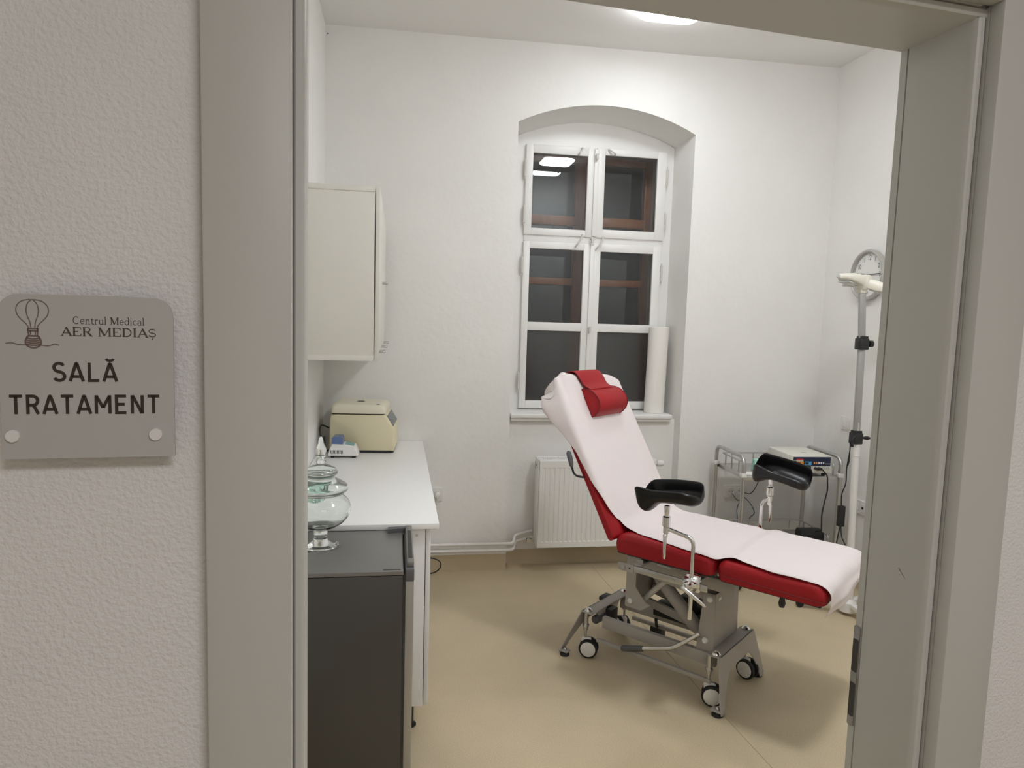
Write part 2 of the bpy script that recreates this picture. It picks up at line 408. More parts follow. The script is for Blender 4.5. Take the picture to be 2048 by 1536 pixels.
s = sash('sash', 1.311, 1.804, 2.203, 2.797, 1.368, 1.738, 2.260, 2.752); pane(s, 'pane', 1.368, 1.738, 2.260, 2.752); UR = s
s = sash('sash', .826, 1.299, 1.030, 2.158, .870, 1.242, 1.084, 2.113); LL = s
bar('muntin', s, 'winwhite', .868, 1.244, 4.68, 4.71, 1.564, 1.621)
pane(s, 'pane', .870, 1.242, 1.621, 2.113); o = pane(s, 'frost', .870, 1.242, 1.084, 1.564, nm='frosted_pane'); o['label'] = 'frosted lower pane'
s = sash('sash', 1.306, 1.792, 1.030, 2.163, 1.361, 1.735, 1.084, 2.110); LR = s
bar('muntin', s, 'winwhite', 1.359, 1.737, 4.68, 4.71, 1.564, 1.621)
pane(s, 'pane', 1.361, 1.735, 1.621, 2.110); o = pane(s, 'frost', 1.361, 1.735, 1.084, 1.564, nm='frosted_pane'); o['label'] = 'frosted lower pane'
# cover strips on the meeting stiles
bar('cover_strip', UL, 'winwhite', 1.290, 1.322, 4.666, 4.680, 2.21, 2.785); bar('cover_strip', LL, 'winwhite', 1.285, 1.317, 4.666, 4.680, 1.036, 2.15)
# hinges
for sh, x, zs in ((UL, .822, (2.33, 2.63)), (LL, .818, (1.22, 2.00)), (UR, 1.808, (2.33, 2.63)), (LR, 1.800, (1.98,))):
    for z in zs:
        bm = B(); cyl(bm, (x, 4.676, z - .055), (x, 4.676, z + .055), .0075, seg=10, bev=.003); cyl(bm, (x, 4.676, z + .055), (x, 4.676, z + .068), .004, seg=8)
        cyl(bm, (x, 4.676, z - .068), (x, 4.676, z - .055), .004, seg=8)
        obj('hinge', bm, 'brass', sh)
# hooks and turn buttons
def hook(sh, p, dx, dz, ln=.055):
    bm = B(); x, z = p
    tube(bm, smooth_path([(x, 4.675, z), (x + dx * .2, 4.655, z + dz * .3), (x + dx * .7, 4.650, z + dz * .75), (x + dx, 4.658, z + dz), (x + dx * 1.05, 4.672, z + dz * 1.12)], 4), .0054, 8)
    lathe(bm, [(.008, 0), (.008, .006), (0, .008)], (x, 4.672, z), 10, 'y')
    obj('window_hook', bm, 'brass', sh)
hook(UL, (1.205, 2.785), -.028, -.045); hook(UR, (1.388, 2.788), .040, -.030)
hook(UL, (1.225, 2.215), -.045, -.075); hook(UR, (1.372, 2.207), -.045, -.075)
for sh, x, z in ((UL, 1.302, 2.74), (UL, 1.290, 2.19), (LL, 1.296, 1.59)):
    bm = B(); cyl(bm, (x, 4.668, z), (x, 4.652, z), .009, seg=12, bev=.002); box(bm, x - .008, x + .008, 4.640, 4.653, z - .028, z + .012, .003)
    obj('window_latch', bm, 'brass', sh)
# sill board
bm = B(); box(bm, .737, 1.845, 4.452, 4.705, .992, 1.022, .008, 3); box(bm, .742, 1.838, 4.466, 4.70, .975, .993, .004); obj('window_sill', bm, 'winwhite', win)
# outer window
ow = sempty('window_2')
bm = B(); box(bm, .815, .868, 4.93, 4.985, .99, 2.80, .004); box(bm, 1.744, 1.80, 4.93, 4.985, .99, 2.80, .004)
box(bm, .867, 1.745, 4.93, 4.985, 2.742, 2.80, .004); box(bm, .867, 1.745, 4.93, 4.985, .985, 1.07, .004)
obj('frame', bm, 'wood', ow)
bar('mullion', ow, 'wood', 1.232, 1.308, 4.925, 4.985, 1.06, 2.745)
for nm, a in (('rail', (.866, 1.234, 2.309, 2.373)), ('rail', (1.306, 1.746, 2.309, 2.373)), ('rail', (.866, 1.234, 1.888, 1.938)), ('rail', (1.306, 1.746, 1.888, 1.938))):
    bar(nm, ow, 'wood', a[0], a[1], 4.928, 4.985, a[2], a[3])
for xa, xb in ((.868, 1.232), (1.308, 1.744)):
    for za, zb in ((1.07, 1.888), (1.938, 2.309), (2.373, 2.742)):
        pane(ow, 'pane', xa, xb, za, zb, 4.962)

# ------------------------------------------------------------------ ceiling lamps
def ceiling_light(x, y, label, m):
    z = zc(x); t = thing('ceiling_light', label, 'lamp', (x, y, z), 0)
    bm = B(); pxy(bm, rrect(-.158, .158, -.158, .158, .058, 6), -.040, 0); obj('base', bm, 'plastic', t)
    bm = B()
    prev = None
    for sc, zz in ((.160, -.036), (.166, -.044), (.164, -.054), (.152, -.062), (.11, -.066)):
        r = [bm.verts.new((a, b, zz)) for a, b in rrect(-sc, sc, -sc, sc, sc * .38, 6)]
        if prev:
            for i in range(len(r)): bm.faces.new((prev[i], prev[(i + 1) % len(r)], r[(i + 1) % len(r)], r[i]))
        else: bm.faces.new(r[::-1])
        prev = r
    bm.faces.new(prev); obj('diffuser', bm, m, t)
    return t
ceiling_light(1.43, 3.69, 'white square ceiling light glowing above the examination chair near the window wall', 'lamp')
ceiling_light(1.645, 1.95, 'white square ceiling light nearer the doorway, seen mirrored in the window', 'lamp_near')
t = thing('corridor_light', 'flat white ceiling light of the corridor outside the treatment room', 'lamp', (.85, -1.0, 3.019))
bm = B(); box(bm, -.58, .58, -.28, .28, -.06, -.001, .01); obj('housing', bm, 'plastic', t)

# ------------------------------------------------------------------ examination chair
CA = Vector((.66, -.751, 0)).normalized()
CRZ = math.atan2(CA.y, CA.x)
CC = (1.27, 3.07, 0)
ch = thing('examination_chair', 'red vinyl medical examination chair with raised backrest on a grey wheeled base', 'chair', CC, CRZ)
def cushion(bm, x0, x1, y0, y1, z0, z1, r, seg=5): return box(bm, x0, x1, y0, y1, z0, z1, r, seg)
# seat and leg section
def pad_mesh(x0, x1, z0, z1, hw, rl, rr, crown=.006):
    """upholstered block: rounded profile along x, rounded long edges"""
    bm = B(); prof = []
    def corner(cx, cz, r, a0): 
        for k in range(7):
            t = math.radians(a0 + 90 * k / 6); prof.append((cx + r * math.cos(t), cz + r * math.sin(t)))
    h = z1 - z0
    corner(x1 - rr, z1 - rr, rr, 0) if False else None
    for k in range(7):   # right top
        t = math.radians(0 + 90 * k / 6); prof.append((x1 - rr + rr * math.cos(t), z1 - min(rr, h * .8) + min(rr, h * .8) * math.sin(t)))
    for k in range(7):   # left top
        t = math.radians(90 + 90 * k / 6); prof.append((x0 + rl + rl * math.cos(t), z1 - min(rl, h * .8) + min(rl, h * .8) * math.sin(t)))
    prof += [(x0 + .004, z0 + .004), (x0 + .012, z0), (x1 - .012, z0), (x1 - .004, z0 + .004)]
    cx, cz = (x0 + x1) / 2, (z0 + z1) / 2
    rows = []
    ys = []
    for k in range(6):
        a = math.radians(90 * k / 5); ys.append((-hw + .030 * (1 - math.sin(a)), 1 - math.cos(a)))
    lat = [(y, e) for y, e in ys]                       # e: 1 -> fully shrunk at the side
    lat = [(-hw + .030 * (1 - math.cos(math.radians(90 * k / 5))), .030 * (1 - math.sin(math.radians(90 * k / 5)))) for k in range(6)]
    lat = lat + [(-y, e) for y, e in lat[::-1]]
    for y, e in lat:
        row = []
        for x, z in prof:
            dz = e * max(0, (z - z0) / h) ; dx = 0
            if x > cx: dx = -min(e, max(0, x - (x1 - rr)) * .6)
            else: dx = min(e, max(0, (x0 + rl) - x) * .6)
            row.append(bm.verts.new((x + dx, y, z - dz)))
        rows.append(row)
    for a, b in zip(rows, rows[1:]):
        for i in range(len(prof)):
            j = (i + 1) % len(prof); bm.faces.new((a[i], a[j], b[j], b[i]))
    bm.faces.new(rows[0]); bm.faces.new(rows[-1][::-1])
    return bm
seat = obj('seat', pad_mesh(-.112, .362, .612, .693, .288, .045, .035), 'red', ch, angle=50)
bm = B(); box(bm, -.095, .35, -.282, .282, .604, .614, .003); obj('underboard', bm, 'black', seat)
leg = obj('leg_section', pad_mesh(.372, .798, .606, .688, .288, .035, .052), 'red', ch, angle=50)
for y in (-.2885, .2885):
    bm = B(); tube(bm, [(.40, y, .628), (.60, y, .627), (.775, y, .624), (.797, y * .985, .624)], .0022, 6); obj('piping', bm, 'redseam', leg)
bm = B(); box(bm, .39, .78, -.28, .28, .599, .608, .003); obj('underboard', bm, 'black', leg)
# leg section release knob
bm = B(); lathe(bm, [(0, -.040), (.010, -.038), (.014, -.022), (.010, -.004), (.005, .010)], (.625, -.235, .585), 14); obj('release_knob', bm, 'black', ch)
bm = B(); box(bm, .56, .68, -.24, -.21, .592, .602, .002); obj('knob_bracket', bm, 'steel', ch)
bm = B(); lathe(bm, [(0, -.012), (.02, -.010), (.02, .004)], (.735, -.12, .594), 14); obj('rubber_stop', bm, 'rubber', ch)
# backrest, in (s along, y, t outwards)
BD = Vector((-.488, 0, .873)); BN = Vector((.873, 0, .488)); BP = Vector((-.092, 0, .672))
def bk(s, y, t=0.): return BP + BD * s + BN * t + Vector((0, y, 0))
def top_edge(y): return .742 + .048 * (1 - (abs(y) / .288) ** 2.2)
bm = B(); rows = []
NY = 16; TH = .076
for i in range(NY + 1):
    y = -.288 + .576 * i / NY
    e = 0
    ring_ = []
    d = .288 - abs(y); rr = .024
    f = 0 if d >= rr else rr - math.sqrt(max(0, rr * rr - (rr - d) ** 2))
    tp = top_edge(y)
    for s_, t_ in ((.0, -TH + .01), (.0, -.018), (.006, -.006), (.02, 0), (.25, .0), (.5, .0), (tp - .03, 0), (tp - .010, -.006), (tp, -.02), (tp, -TH + .014), (tp - .012, -TH), (.3, -TH), (.012, -TH)):
        ring_.append(bm.verts.new(bk(s_, y, t_ - f if t_ > -TH / 2 else t_ + f)))
    rows.append(ring_)
for a, b in zip(rows, rows[1:]):
    for i in range(len(a)):
        j = (i + 1) % len(a); bm.faces.new((a[i], a[j], b[j], b[i]))
bm.faces.new(rows[0]); bm.faces.new(rows[-1][::-1])
back = obj('backrest', bm, 'red', ch, angle=50)
bm = B(); c_ = bk(.37, 0, -TH - .005); obox(bm, c_, BD, (0, 1, 0), BN, .33, .23, .005, .003); obj('back_board', bm, 'black', back)
# backrest tilt lever
bm = B(); tube(bm, smooth_path([(-.262, -.255, .915), (-.300, -.300, .921), (-.325, -.306, .928), (-.338, -.306, .945), (-.348, -.306, .975)], 6), .0052, 8)
lv = obj('tilt_lever', bm, 'black', ch)
bm = B(); tube(bm, [(-.345, -.306, .962), (-.348, -.306, .975), (-.358, -.306, 1.005), (-.366, -.306, 1.026), (-.369, -.306, 1.034)], [.008, .0105, .0125, .0115, .004], 12); obj('lever_grip', bm, 'griprey', lv)
# under-seat frame
for y in (-.302, .302):
    bm = B(); box(bm, -.068, .345, y - .004, y + .004, .546, .574, .001); r_ = obj('side_rail', bm, 'steel', ch)
    sg = -1 if y < 0 else 1
    bm = B(); box(bm, -.074, .004, y + sg * .004 - .004, y + sg * .004 + .004, .540, .576, .003); obj('rail_block', bm, 'frame', r_)
    bm = B(); lathe(bm, [(.010, 0), (.010, sg * .004), (0, sg * .005)], (-.045, y + sg * .008, .558), 14, 'y'); obj('bolt', bm, 'steel', r_)
    bm = B(); lathe(bm, [(.004, 0), (.004, sg * .0012), (0, sg * .0012)], (-.014, y + sg * .008, .560), 10, 'y'); obj('bolt_hole', bm, 'dark', r_)
    bm = B(); lathe(bm, [(.006, 0), (.006, sg * .003), (0, sg * .004)], (.195, y + sg * .004, .560), 12, 'y'); obj('bolt', bm, 'steel', r_)
    for x in (.02, .29):
        bm = B(); box(bm, x - .02, x + .02, min(y, y * .5), max(y, y * .5), .574, .584, .002); box(bm, x - .015, x + .015, y * .93 - .004, y * .93 + .004, .555, .60, .002)
        obj('rail_bracket', bm, 'frame', ch)
bm = B(); box(bm, -.118, .40, -.150, -.118, .500, .556, .004); box(bm, -.118, .40, .118, .150, .500, .556, .004)
for x in (-.10, .36): box(bm, x - .016, x + .016, -.12, .12, .505, .55, .004)
obj('upper_frame', bm, 'frame', ch)
bm = B()
for x in (-.06, .12, .30): box(bm, x - .015, x + .015, -.24, .24, .582, .600, .003); 
for x in (-.06, .30): box(bm, x - .012, x + .012, -.13, -.10, .55, .585); box(bm, x - .012, x + .012, .10, .13, .55, .585)
obj('seat_carrier', bm, 'frame', ch)
for y in (-.18, .18):
    bm = B(); box(bm, .34, .70, y - .012, y + .012, .585, .603, .002); obj('leg_section_arm', bm, 'steel', ch)
bm = B(); lathe(bm, [(.016, -.006), (.016, .006)], (.18, -.235, .588), 14, 'y'); tube(bm, [(.02, -.20, .578), (.18, -.20, .588)], .006, 8); obj('release_mechanism', bm, 'steel', ch)
bm = B(); box(bm, .085, .15, -.245, -.18, .580, .588, .001); obj('latch_plate', bm, 'plastic', ch)
# lifting lug (left) with its chamfered cut-out
lugp = [(-.126, .302), (-.126, .556), (-.028, .556), (-.028, .518), (-.075, .512), (-.075, .405), (-.020, .345), (.004, .338), (-.045, .300)]
for y in (-.135, .127):
    bm = B(); pxz(bm, lugp, y, y + .008); lg = obj('lift_lug', bm, 'frame', ch)
    sg = -1 if y < 0 else 1; yy = y if y < 0 else y + .008
    for z in (.525, .333):
        bm = B(); lathe(bm, [(.013, 0), (.013, sg * .004), (.008, sg * .008), (0, sg * .009)], (-.100, yy, z), 16, 'y'); obj('bolt_cap', bm, 'plastic', lg)
bm = B(); box(bm, -.126, -.118, -.13, .13, .302, .556, .002); obj('lug_web', bm, 'frame', ch)
# lift arms between lug and column
def strut_box(name, p, q, hy, hz, m, par=ch):
    p, q = Vector(p), Vector(q); d = (q - p); L = d.length; d.normalize(); y = Vector((0, 1, 0)); zz = d.cross(y).normalized()
    bm = B(); obox(bm, (p + q) / 2, d, y, zz, L / 2, hy, hz, .004); return obj(name, bm, m, par)
for y in (-.09, .09):
    if y > 0: strut_box('lift_arm', (-.10, y, .333), (.285, y, .262), .016, .022, 'frame')
    strut_box('lift_arm', (-.10, y, .500), (.285, y, .452), .016, .028, 'frame')
strut_box('lift_arm', (-.11, .002, .300), (.285, .002, .238), .010, .020, 'frame')
# hydraulic cylinder and gas strut
bm = B(); tube(bm, [(-.01, -.045, .455), (.008, -.045, .44), (.195, -.045, .268), (.21, -.045, .254)], [.022, .031, .031, .024], 20); obj('lift_cylinder', bm, 'frame', ch)
bm = B(); tube(bm, [(-.060, -.075, .335), (-.045, -.075, .352)], .012, 14); gs = None
tube(bm, [(-.050, -.075, .346), (.075, -.075, .482)], .0135, 14); gs = obj('gas_strut', bm, 'brass', ch)
bm = B(); lathe(bm, [(.008, -.018), (.008, .018)], (-.062, -.075, .333), 12, 'y'); obj('strut_eye', bm, 'steel', gs)
# black hydraulic pump between the arms
bm = B(); box(bm, -.06, .20, .020, .110, .225, .285, .008); box(bm, .07, .16, .025, .105, .28, .36, .008); obj('pump_housing', bm, 'black', ch)
# column at the foot end
colp_b = [(.238, .215), (.318, .215), (.312, .478), (.262, .478)]
bm = B(); pxz(bm, colp_b, -.135, -.127); pxz(bm, colp_b, .127, .135); box(bm, .306, .316, -.13, .13, .215, .478, .001)
box(bm, .262, .312, -.135, .135, .470, .478)
cl = obj('column', bm, 'frame', ch)
for z, x in ((.452, .290), (.262, .278)):
    for y, sg in ((-.135, -1), (.135, 1)):
        bm = B(); lathe(bm, [(.014, 0), (.014, sg * .004), (.009, sg * .009), (0, sg * .010)], (x, y, z), 18, 'y'); obj('bolt_cap', bm, 'plastic', cl)
# the small inspection mark on the column
bm = B(); box(bm, .3175, .3185, -.105, -.078, .442, .456); obj('type_label', bm, 'plastic', cl)
# base bars
for y in (-.135, .135):
    bm = B(); box(bm, -.24 if y < 0 else -.30, .335, y - .014, y + .014, .160, .215, .003); obj('base_bar', bm, 'frame', ch)
bm = B(); box(bm, -.25, .33, -.180, -.164, .096, .114, .002); obj('brake_link', bm, 'frame', ch)
bm = B(); box(bm, -.25, .33, .164, .180, .096, .114, .002); obj('brake_link', bm, 'frame', ch)
# end brackets with splayed legs
def end_bracket(xf, sg, fx):
    """xf: outer plate plane, sg: +1 foot end, -1 head end"""
    pl = [(-.190, .232), (.190, .232), (.200, .222), (.243, .050), (.243, .010), (.205, .010), (.187, .062), (.150, .118), (.118, .150), (.095, .158), (-.095, .158), (-.118, .150), (-.150, .118), (-.187, .062), (-.205, .010), (-.243, .010), (-.243, .050), (-.200, .222)]
    a, b = (xf - .005, xf) if sg > 0 else (xf, xf + .005)
    bm = B(); pyz(bm, pl, a, b); k = .040 if sg > 0 else .088
    for v in bm.verts: v.co.x += sg * k * max(0, .222 - v.co.z) / .212
    box(bm, min(xf, xf - sg * .062), max(xf, xf - sg * .062), -.192, .192, .226, .232, .002)
    br = obj('end_bracket', bm, 'frame', ch)
    for y in (-.170, .170):
        x = xf - sg * .030
        bm = B(); lathe(bm, [(.020, .232), (.020, .236), (.014, .243), (.010, .246), (0, .247)], (x, y, 0), 18); lathe(bm, [(.007, .247), (.007, .249), (0, .249)], (x, y, 0), 6); obj('bolt', bm, 'chrome', br)
    xq = xf + sg * k
    for y in (-.228, .228):
        x = xq - sg * .026
        bm = B(); pxy(bm, rrect(min(xq, xq - sg * .052), max(xq, xq - sg * .052), y - .022, y + .016 if y < 0 else y + .022, .006, 3), .0225, .0275); obj('foot_plate', bm, 'frame', br)
        bm = B(); lathe(bm, [(.024, 0), (.024, .006), (.018, .014), (.012, .022)], (x, y, 0), 18); obj('foot_pad', bm, 'rubber', br)
        bm = B(); lathe(bm, [(.010, .0275), (.010, .033), (.006, .038), (0, .039)], (x, y, 0), 12); obj('bolt', bm, 'chrome', br)
    return br
end_bracket(.376, 1, .36); end_bracket(-.335, -1, -.3)
# casters
def caster(x, y, ang):
    bm = B(); cyl(bm, (0, 0, .085), (0, 0, .135), .0065, seg=12); cyl(bm, (0, 0, .135), (0, 0, .227), .012, seg=14)
    cyl(bm, (0, 0, .150), (0, 0, .165), .0165, seg=14, bev=.003)
    o = obj('caster', bm, 'steel', ch, loc=(x, y, 0)); o.rotation_euler = (0, 0, ang)
    bm = B(); box(bm, -.020, .030, -.010, .010, .04, .098, .008, 3); obj('fork', bm, 'plastic', o)
    for sg in (-1, 1):
        bm = B(); lathe(bm, [(.036, sg * .009), (.046, sg * .011), (.0465, sg * .020), (.044, sg * .026), (.036, sg * .027)], (.018, 0, .0465), 28, 'y'); obj('tyre', bm, 'rubber', o)
        bm = B(); lathe(bm, [(.0365, sg * .010), (.0365, sg * .0275), (.030, sg * .030), (0, sg * .031)], (.018, 0, .0465), 28, 'y'); obj('hub', bm, 'plastic', o)
    return o
caster(-.318, -.170, math.radians(24)); caster(.320, -.170, math.radians(20)); caster(.346, .176, math.radians(-12)); caster(-.300, .172, math.radians(150))
# pedals
bm = B(); tube(bm, [(-.08, .10, .17), (-.10, .15, .115), (-.11, .20, .085)], .008, 8); box(bm, -.150, -.085, .170, .230, .030, .095, .010); obj('pump_pedal', bm, 'black', ch)
bm = B(); tube(bm, [(-.335, .13, .20), (-.36, .15, .20), (-.37, .15, .185)], .007, 8); box(bm, -.425, -.365, .11, .185, .168, .192, .008); obj('brake_pedal', bm, 'black', ch)
bm = B(); tube(bm, [(-.285, -.148, .184), (-.285, -.140, .184), (-.285, -.035, .184), (-.285, -.027, .184)], [.015, .021, .021, .015], 16); pdl = obj('foot_bar', bm, 'griprey', ch)
bm = B(); box(bm, -.295, -.275, -.12, -.05, .200, .228, .002); obj('foot_bar_bracket', bm, 'frame', pdl)
bm = B(); box(bm, -.30, -.24, -.06, .0, .15, .22, .004); obj('brake_lock', bm, 'black', ch)
# side operating handle
bm = B(); tube(bm, [(.258, -.150, .290), (.205, -.172, .245), (.150, -.185, .200), (.004, -.190, .151), (-.02, -.190, .145)], .0085, 12, .03); hd = obj('lift_handle', bm, 'chrome', ch)
bm = B(); tube(bm, [(.008, -.190, .152), (.004, -.190, .1508), (-.06, -.190, .131), (-.098, -.190, .119), (-.104, -.190, .117)], [.009, .0135, .0140, .0145, .009], 14); obj('handle_grip', bm, 'griprey', hd)

# leg supports
def leg_support(x, y, z0, pad_c, pad_d, ztop, xj, zrod, roll):
    sg = -1 if y < 0 else 1
    bm = B(); tube(bm, [(x, y + sg * .02, .425), (x, y + sg * .02, zrod), (xj, y + sg * .045, zrod + .028)], .0088, 12, .03, 6)
    rod = obj('leg_support', bm, 'chrome', ch)
    bm = B(); lathe(bm, [(.016, 0), (.036, sg * .004), (.038, sg * .026), (.030, sg * .034), (.026, sg * .052), (.018, sg * .058), (.015, sg * .074), (.009, sg * .078), (0, sg * .079)], (x - .004, y - sg * .012, .577), 36, 'y')
    box(bm, x - .028, x + .03, y - .012, y + .010, .540, .612, .005); obj('clamp', bm, 'chrome', rod)
    bm = B(); tube(bm, [(x - .02, y + sg * .066, .570), (x + .02, y + sg * .068, .553), (x + .078, y + sg * .060, .518), (x + .084, y + sg * .060, .514)], [.009, .010, .008, .003], 10); obj('clamp_lever', bm, 'chrome', rod)
    j = Vector((xj, y + sg * .045, zrod + .028))
    bm = B(); cyl(bm, j + Vector((0, 0, -.022)), j + Vector((0, 0, .006)), .0125, seg=16, bev=.002); cyl(bm, j + Vector((0, 0, .006)), j + Vector((0, 0, .052)), .0175, seg=20, bev=.004)
    cyl(bm, j + Vector((0, 0, .05)), j + Vector((0, 0, ztop)), .0095, seg=14); lathe(bm, [(.006, ztop - .05), (.0115, ztop - .03), (.012, ztop)], j, 16)
    obj('pivot_joint', bm, 'chrome', rod)
    bm = B(); tube(bm, [j + Vector((0, sg * .002, -.020)), j + Vector((.001, sg * .008, -.034)), j + Vector((.002, sg * .010, -.060)), j + Vector((.004, sg * .012, -.115)), j + Vector((.004, sg * .012, -.128))], [.006, .009, .0085, .0075, .004], 12)
    lathe(bm, [(.009, -.006), (.009, .006)], j + Vector((0, sg * .004, -.032)), 12, 'y'); obj('pivot_lever', bm, 'chrome', rod)
    # moulded trough: a rolled U section, deep at its rear end and shallow in front
    d = Vector(pad_d).normalized(); yv = Vector((0, 1, 0)); yv = (yv - d * d.y).normalized(); up = d.cross(yv).normalized()
    if up.z < 0: up = -up
    yv, up = yv * math.cos(roll) + up * math.sin(roll), up * math.cos(roll) - yv * math.sin(roll)
    up = -up if up.z < 0 else up
    Lp = .285 if y < 0 else .262; bm = B(); rows = []; NS = 30; NA = 20; th = .007
    for i in range(NS + 1):
        f = i / NS; s_ = (f - .46) * Lp
        rear = math.exp(-((f - .10) / .16) ** 2)
        wid = .058 + .006 * rear + .004 * f
        bot = .046 + .026 * rear - .010 * math.sin(PI * f)           # depth of the trough
        near = .022 + .016 * rear - .016 * max(0, (f - .75) / .25) ** 2   # rim above the axis, camera side
        far = .030 + .010 * math.sin(PI * f)
        endr = 1.
        if f < .10: endr = math.sqrt(max(.03, 1 - ((.10 - f) / .10) ** 2))
        if f > .86: endr = math.sqrt(max(.03, 1 - ((f - .86) / .14) ** 2))
        cen = -.012 * rear
        sec = []
        for k in range(NA + 1):
            a = PI + PI * k / NA
            sec.append((wid * math.cos(a), cen + bot * math.sin(a)))
        sec = [(-wid - .002, near * .6), (-wid - .0005, near * .3)] + sec + [(wid + .0005, far * .4), (wid + .002, far * .7), (wid + .004, far)]
        sec = [(-wid - .006, near)] + sec
        pts = []; n_ = len(sec)
        for q, (p, r_) in enumerate(sec):
            u0 = sec[max(0, q - 1)]; u1 = sec[min(n_ - 1, q + 1)]; t_ = Vector((u1[0] - u0[0], u1[1] - u0[1])).normalized()
            pts.append((p - t_.y * th * -1, r_ - t_.x * th, p + t_.y * th * -1, r_ + t_.x * th))
        out = [(p[0], p[1]) for p in pts] + [(p[2], p[3]) for p in pts[::-1]]
        cz = cen - bot * .3
        rows.append([bm.verts.new(Vector(pad_c) + d * s_ + yv * (p * (.25 + .75 * endr)) + up * (cz + (r_ - cz) * (.35 + .65 * endr))) for p, r_ in out])
    for a, b in zip(rows, rows[1:]):
        for i in range(len(a)):
            k = (i + 1) % len(a); bm.faces.new((a[i], a[k], b[k], b[i]))
    bm.faces.new(rows[0]); bm.faces.new(rows[-1][::-1])
    o = obj('pad', bm, 'blackpad', rod, angle=80); md = o.modifiers.new('s', 'SUBSURF'); md.levels = md.render_levels = 1
leg_support(.288, -.312, 0, (.172, -.357, .945), (1, -.10, .14), .095, .175, .765, math.radians(5))
leg_support(.325, .312, 0, (.394, .357, .960), (1, .12, -.20), .10, .352, .80, math.radians(17))

# ------------------------------------------------------------------ paper sheet on the chair
def interp(tab, s):
    if s <= tab[0][0]: return tab[0][1]
    for (a, b), (c, d) in zip(tab, tab[1:]):
        if s <= c: t = (s - a) / (c - a); t = t * t * (3 - 2 * t) * .35 + t * .65; return b + (d - b) * t
    return tab[-1][1]
prof = []   # (point x,z, normal x,z, near edge q, far edge q, kind)
def add_prof(x, z, nx, nz, qn, qf, side): prof.append((x, z, nx, nz, qn, qf, side))
# hanging end
for k in range(7):
    f = k / 6; add_prof(.812 + .006 * math.sin(f * 3), .560 + .092 * f, 1, .1, -.272, .288, 0)
for k in range(1, 6):
    a = math.radians(90 * k / 5); add_prof(.752 + .060 * math.cos(a), .650 + .0445 * math.sin(a), math.cos(a), math.sin(a), -.272 - .006 * k / 5, .289, .2)
seatn = [(-.088, -.215), (.0, -.238), (.058, -.252), (.13, -.264), (.215, -.276), (.36, -.283), (.42, -.262), (.48, -.268), (.60, -.282), (.75, -.280)]
x = .735
while x > -.030:
    dip = -.006 * math.exp(-((x - .367) / .02) ** 2) + .007 * math.exp(-((x - .43) / .022) ** 2)
    add_prof(x, .6965 + dip, 0, 1, interp(seatn, x), .291, 1); x -= .02
# crease to the backrest
c0 = Vector((-.028, .697)); s_join = .085; c2 = BP + BD * s_join + BN * .004; c2 = Vector((c2.x, c2.z)); cm = Vector((-.100, .700))
for k in range(1, 8):
    t = k / 8; p = c0 * (1 - t) ** 2 + cm * 2 * t * (1 - t) + c2 * t * t; tg = (cm - c0) * (1 - t) + (c2 - cm) * t; nn = Vector((tg.y, -tg.x)).normalized()
    add_prof(p.x, p.y, nn.x, nn.y, -.222 - .010 * t, .292, 1)
backn = [(.05, -.236), (.154, -.278), (.28, -.303), (.419, -.320), (.506, -.341), (.60, -.366), (.66, -.384), (.70, -.378), (.8, -.33)]
s_ = s_join
while s_ < .735:
    p = bk(s_, 0, .004); add_prof(p.x, p.z, BN.x, BN.z, interp(backn, s_), .289, 2); s_ += .02
for k in range(9):
    a = math.radians(90 * k / 8 + 0); p = bk(.742 + .022 * math.sin(a), 0, .004 - .022 * (1 - math.cos(a))); nv = BN * math.cos(a) + BD * math.sin(a)
    add_prof(p.x, p.z, nv.x, nv.z, -.372 + .05 * k / 8, .289, 3)
for k in range(1, 6):
    p = bk(.766 - .03 * k / 5 * k / 5, 0, -.018 - .075 * k / 5); add_prof(p.x, p.z, BD.x, BD.z, -.30, .285, 4)
bm = B(); rows = []; NQ = 56
